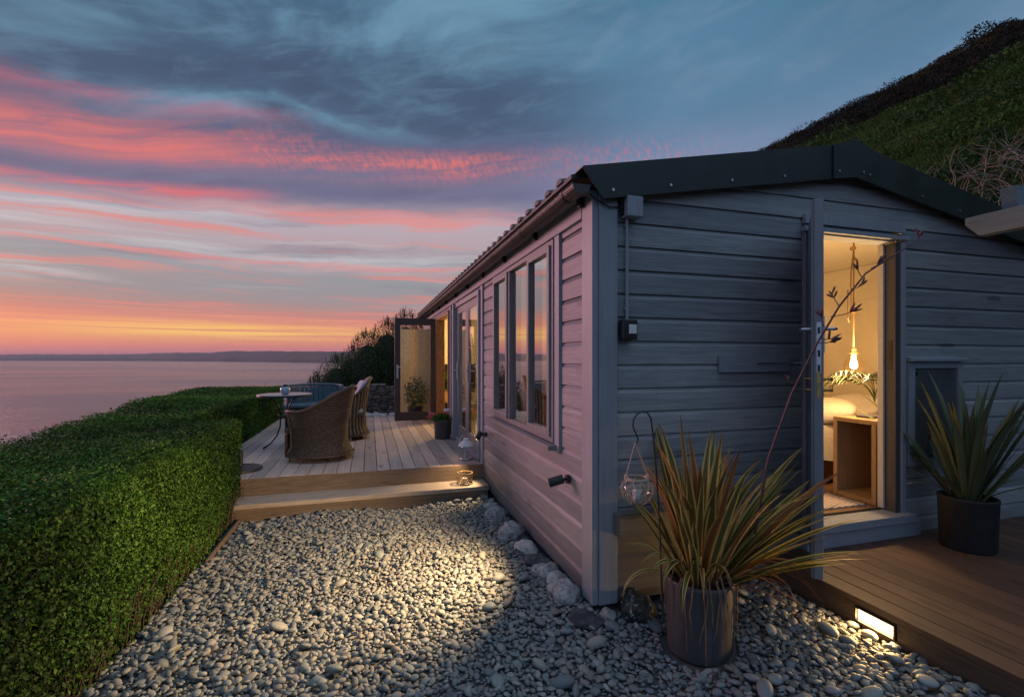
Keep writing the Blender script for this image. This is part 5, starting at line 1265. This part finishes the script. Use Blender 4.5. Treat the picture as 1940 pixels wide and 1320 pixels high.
# wire basket candle on the step
bp_ = (1.02, 5.24, -1.39); t_ = thing('wire_candle_basket', 'small wire basket holding a glass candle at the right end of the step', 'candle basket', bp_); mb = MB()
for k in range(16):
    for sg in (1,-1): mb.tube([(bp_[0]+.085*math.cos(6.283*k/16+sg*s_*.8), bp_[1]+.085*math.sin(6.283*k/16+sg*s_*.8), bp_[2]+.006+.115*s_) for s_ in np.linspace(0,1,6)], .0035, 4)
for z_ in (.006, .12): mb.tube([(bp_[0]+.086*math.cos(a), bp_[1]+.086*math.sin(a), bp_[2]+z_) for a in np.linspace(0,6.283,25)], .005, 6)
mb.build('wire_cage', simple('rusty_wire', (.25,.17,.09), .6), t_, normals=False); mb = MB(); mb.lathe([(0,.005),(.05,.005),(.055,.09),(.052,.09),(.047,.01)], bp_, 20); mb.build('glass_cup', M['clear'], t_, smooth=True)
mb = MB(); mb.tube([(bp_[0],bp_[1],bp_[2]+.012),(bp_[0],bp_[1],bp_[2]+.06)], .03, 14); mb.build('candle', M['linen'], t_)

# ================================================================== INSIDE THE CABIN
def plight(name, loc, e, c_, r, parent):
    l = bpy.data.lights.new(name, 'POINT'); l.energy = e; l.color = c_; l.shadow_soft_size = r; o = bpy.data.objects.new(name, l); col.objects.link(o)
    o.parent = parent; o.location = Vector(loc)-worldloc(parent); return o
pc = Vector((3.90, 3.00, -.045)); t_ = thing('pendant_lamp', 'glowing bulb in clear glass shade hanging on rope over the bedside table', 'pendant lamp', (3.90, 3.0, .99))
mb = MB(); mb.tube([(3.90,3.0,.998),(3.90,3.0,.085)], .006, 8); mb.tube([(3.87,3.0,.62),(3.872,3.0,.44),(3.868,3.0,.34),(3.85,3.0,.31),(3.835,3.0,.34),(3.835,3.0,.58)], .005, 6); mb.tube([(3.902,3.0,.92),(3.87,3.0,.72),(3.868,3.0,.60)], .006, 6)
mb.tube([(3.90,3.0,.86),(3.905,3.0,.83),(3.9,3.0,.80)], [.008,.018,.008], 8); mb.build('rope', M['rope2'], t_)
mb = MB(); mb.tube([(3.90,2.985,.41),(3.90,3.015,.41)], .026, 16); mb.build('pulley', M['brass'], t_); mb = MB(); mb.tube([(3.89,2.985,.93),(3.89,3.015,.93)], .018, 14); mb.build('pulley', M['brass'], t_)
mb = MB(); mb.lathe([(0,.13),(.022,.13),(.024,.10),(.036,.098),(.038,.088),(0,.088)], pc, 20); mb.build('cap', M['brass'], t_)
mb = MB(); mb.lathe([(.036,.088),(.050,.055),(.072,-.01),(.080,-.055),(.066,-.090)], pc, 28); mb.build('glass_shade', M['shade'], t_, smooth=True)
mb = MB(); mb.lathe([(.0,.085),(.014,.08),(.016,.05),(.027,0),(.027,-.020),(.016,-.036),(0,-.042)], pc, 20); mb.build('bulb', emis('lit_bulb', (1,.72,.34), 20), t_, smooth=True)
plight('bulb_lamp', (3.82,2.96,.0), 80, (1,.61,.27), .04, t_)
# second lamp in the bedroom seen in the window, and the living room lamps
t_ = thing('table_lamp', 'small lit bulb lamp inside, glimpsed through the side window', 'lamp', (1.96, 4.92, -.39)); mb = MB(); mb.lathe([(0,0),(.06,0),(.06,.02),(.015,.03),(.012,.46),(.03,.48)], (1.96,4.92,-.39), 18); mb.build('lamp_stand', M['brass'], t_, smooth=True)
mb = MB(); mb.lathe([(.0,.58),(.025,.565),(.03,.53),(.015,.48)], (1.96,4.92,-.39), 16); mb.build('bulb', emis('lit_bulb_small', (1,.75,.4), 12), t_, smooth=True); plight('table_light', (2.02,4.80,.22), 5, (1,.58,.25), .05, t_)
t_ = thing('side_table', 'small oak table under the little lamp behind the side window', 'table', (1.96,4.92,-1.127)); mb = MB(); mb.box(1.70,2.22,4.72,5.12,-.425,-.39); mb.build('table_top', M['oak'], t_, bevel=.004)
for dx in (1.73, 2.19):
    for dy in (4.75, 5.09): mb = MB(); mb.box(dx-.02,dx+.02,dy-.02,dy+.02,-1.127,-.426); mb.build('leg', M['oak'], t_)
t_ = thing('ceiling_lamp', 'lit globe ceiling lamp in the living room behind the open terrace door', 'lamp', (2.3, 9.95, 1.0)); mb = MB(); mb.tube([(2.3,9.95,1.0),(2.3,9.95,.72)], .006, 6); mb.build('cord', M['dark'], t_)
mb = MB(); mb.lathe([(0,.0),(.05,-.02),(.08,-.08),(.05,-.14),(0,-.16)], (2.3,9.95,.72), 20); mb.build('globe', emis('lit_globe', (1,.7,.3), 6), t_, smooth=True); plight('globe_lamp', (2.25,9.72,.45), 130, (1,.62,.2), .08, t_)
t_ = thing('floor_lamp', 'slim lit floor lamp behind the closed glazed doors', 'lamp', (3.6, 6.6, -1.127)); mb = MB(); mb.tube([(3.6,6.6,-1.12),(3.6,6.6,.2)], .012, 8); mb.lathe([(0,0),(.13,0),(.13,.02),(0,.03)], (3.6,6.6,-1.127), 20); mb.build('lamp_stand', M['brass'], t_)
mb = MB(); mb.lathe([(.14,0),(.09,.22)], (3.6,6.6,.15), 20); mb.build('lamp_shade', emis('lit_shade', (1,.6,.25), 1.6), t_, smooth=True); plight('floor_light', (3.6,6.6,.45), 14, (1,.58,.24), .08, t_)
# bedside table (open oak cube)
t_ = thing('bedside_table', 'open-fronted pale oak cube table just inside the doorway', 'bedside table', (3.95, 2.93, -1.127)); bx0, bx1, by0, by1, bz0, bz1 = 3.71, 4.18, 2.68, 3.03, -1.122, -.475; e_ = .035
mb = MB(); mb.box(bx0,bx1,by0,by1,bz1-e_,bz1); mb.build('table_top', M['oak'], t_, bevel=.003); mb = MB(); mb.box(bx0,bx1,by0,by0+e_,bz0,bz1-e_-.001); mb.build('side_panel', M['oak'], t_, bevel=.002); mb = MB(); mb.box(bx0,bx1,by1-e_,by1,bz0,bz1-e_-.001); mb.build('side_panel', M['oak'], t_, bevel=.002)
mb = MB(); mb.box(bx0+.002,bx1,by0+e_+.001,by1-e_-.001,bz0,bz0+e_); mb.box(bx1-.02,bx1,by0+e_+.001,by1-e_-.001,bz0+e_,bz1-e_-.001); mb.build('back_panel', M['oak'], t_)
# bed
t_ = thing('bed', 'bed with white duvet and pillows beyond the bedside table', 'bed', (4.2, 4.2, -1.127)); mb = MB(); mb.box(3.3,5.05,3.30,4.55,-1.10,-.86); mb.build('bed_base', simple('dark_oak', (.10,.06,.04), .5), t_)
def duv(u, v):
    x = 3.25+u*1.4; y = 3.22+v*1.4; e = min(u, 1-u, v, 1-v); z = -.56+.05*math.sin(u*9+v*4)*.5+.03*math.sin(v*13+u*5)
    if e < .12: z -= (1-e/.12)**2*.34
    return (x, y, z)
mb = MB(); mb.grid(60, 60, duv); mb.build('duvet', M['linen'], t_, smooth=True, normals=False)
for (px, py, pz, an) in ((4.55,3.55,-.47,.5),(4.55,4.2,-.47,.5),(4.16,3.50,-.49,.45)):
    mb = MB(); mb.grid(24, 14, lambda u, v: (px+math.cos(an)*(.20*math.cos(u*6.283)*math.sin(v*3.1416))-math.sin(an)*.08*math.cos(v*3.1416), py+.30*math.sin(u*6.283)*math.sin(v*3.1416), pz+.20*math.cos(u*6.283)*math.sin(v*3.1416)*math.sin(an)+.08*math.cos(v*3.1416)), closed_u=True); mb.build('pillow', M['linen'], t_, smooth=True)
# books / small shelf items
t_ = tag(MB().box(3.82,3.98,2.80,2.92,-.474,-.458).build('book', M['navy'], origin=(3.9,2.86,-.474), bevel=.002), 'thin dark book lying on the bedside table', 'book')
for i, (zz, xx) in enumerate(((-.30,4.42),(-.41,4.36))):
    pass
# palm in a glass vase
t_ = thing('potted_palm', 'small palm with drooping fronds in a glass vase on the bedside table', 'palm', (4.03,2.90,-.475)); mb = MB(); mb.lathe([(0,0),(.04,0),(.045,.01),(.04,.16),(.045,.17)], (4.03,2.90,-.475), 20); mb.build('vase', M['clear'], t_, smooth=True)
rs2 = np.random.default_rng(3); rr = random.Random(12); mb = MB(); V_ = []; F_ = []
for i in range(9):
    a = rr.uniform(2.2, 4.6) if i < 6 else rr.uniform(0, 6.28); L_ = rr.uniform(.34,.46); e0 = rr.uniform(1.25,1.55); p = Vector((4.03,2.92,-.36)); pts_ = [p.copy()]
    for s_ in range(12):
        e = e0-2.2*(s_/12)**1.2; d = Vector((math.cos(a)*math.cos(e), math.sin(a)*math.cos(e), math.sin(e))); p = p+d*L_/10; pts_.append(p.copy())
        if s_ > 3:
            for sg in (1,-1):
                sd_ = Vector((-math.sin(a), math.cos(a), 0))*sg; ld = (sd_*.8+d*.6+Vector((0,0,-.25))).normalized(); l_ = .11*(1-abs(s_-7)/9); w2 = d*.006; b = len(V_)
                V_ += [p-w2, p+w2, p+ld*l_*.5+w2, p+ld*l_+Vector((0,0,-.02)), p+ld*l_*.5-w2]; F_.append((b,b+1,b+2,b+3,b+4))
    mb.tube(pts_, .0028, 5)
mb.build('frond_stem', M['hedge'], t_); np_mesh('fronds', np.array([tuple(q) for q in V_]), F_, simple('palm_leaf', (.035,.05,.012), .6), t_)
# woven rug
m, t, p, o = new_mat('woven_rug'); oc = objco(t); n = t.noise(oc, 90, 3, .7); wv = t.math('SINE', t.math('ADD', S(t, t.n('ShaderNodeSeparateXYZ').outputs[0]), 0.0))
sp = t.n('ShaderNodeSeparateXYZ'); t.link(oc, sp.inputs[0]); k_ = t.math('SINE', S(t, sp.outputs[1])*220.0)*t.math('SINE', S(t, sp.outputs[0])*90.0)
c = t.mix(t.smooth(k_+(n-.5)*5.0, -1.2, 1.2), (.36,.27,.23,1), (.58,.50,.45,1)); t.link(c, p.inputs['Base Color']); p.inputs['Roughness'].default_value = .95; bump(t, p, k_, .8, .006)
mb = MB(); mb.box(2.95,3.66,2.72,4.2,-1.126,-1.112); tag(mb.build('rug', m, origin=(3.3,3.3,-1.126), bevel=.003), 'pale flat-woven rug on the floor inside the gable doorway', 'rug')
# living room: television and plant seen past the terrace doorway, sofa back behind the side window
t_ = thing('television', 'dark television on the living room wall seen past the terrace doorway', 'television', (1.9, 11.5, -.3)); mb = MB(); mb.box(1.42,2.5,11.45,11.5,-.72,-.12); mb.build('casing', M['dark'], t_, bevel=.004); mb = MB(); mb.box(1.44,2.48,11.444,11.449,-.70,-.14); mb.build('screen', M['black'], t_)
mb = MB(); mb.box(1.45,2.3,11.2,11.58,-1.12,-.75); tag(mb.build('media_cabinet', M['oak'], origin=(1.9,11.4,-1.12), bevel=.006), 'low oak cabinet under the television', 'cabinet')
t_ = thing('house_plant', 'leafy house plant just inside the terrace doorway', 'house plant', (1.58,9.55,-1.12)); pot_mb(1.58,9.55,-1.12,.11,.13,.24).build('pot', M['pot2'], t_, smooth=True); mb = MB(); mb.tube([(1.58,9.55,-.9),(1.56,9.55,-.6)], .012, 6); mb.build('stem', M['stem'], t_)
rs2 = np.random.default_rng(8); k = 160; d = rs2.normal(size=(k,3)); d /= np.linalg.norm(d,axis=1)[:,None]; C = d*rs2.uniform(.4,1,k)[:,None]*[.17,.17,.26]+[1.56,9.55,-.50]; V, F, T_ = leaves(C, d, .10, .4, rs2, .5); np_mesh('foliage', V, F, M['hedge'], t_, tint=T_)
t_ = thing('wicker_seat', 'golden wicker chair inside the bedroom, seen through the side window', 'chair', (1.95,3.75,-1.12)); mb = MB()
for i, a in enumerate(np.linspace(-1.3, 1.3, 18)): mb.tube([(1.95+.10*math.cos(a)+.1, 3.75+.28*math.sin(a), -.75), (1.95+.18*math.cos(a)+.15, 3.75+.36*math.sin(a), -.28-.12*abs(a)/1.3)], .009, 5)
mb.build('backrest', M['rope'], t_); mb = MB(); mb.lathe([(0,0),(.30,0),(.31,.04),(.30,.07),(0,.07)], (1.98,3.75,-.80), 28); mb.build('seat', M['rope'], t_)
for a in (.8,2.4,3.9,5.5): mb = MB(); mb.tube([(1.98+.24*math.cos(a),3.75+.24*math.sin(a),-1.12),(1.98+.2*math.cos(a),3.75+.2*math.sin(a),-.80)], .012, 6); mb.build('leg', M['rope'], t_)
t_ = thing('potted_bush', 'dark bush in a pot before the warm screen, seen through the glazed leaf', 'potted bush', (.88,9.75,-1.22)); pot_mb(.88,9.75,-1.22,.13,.15,.26).build('pot', M['pot2'], t_, smooth=True)
rs2 = np.random.default_rng(18); k = 900; d = rs2.normal(size=(k,3)); d /= np.linalg.norm(d,axis=1)[:,None]; C = d*rs2.uniform(.5,1,k)[:,None]*[.26,.2,.36]+[.9,9.75,-.68]; V, F, T_ = leaves(C, d, .05, .5, rs2, .6); np_mesh('foliage', V, F, M['shrub'], t_, tint=T_)
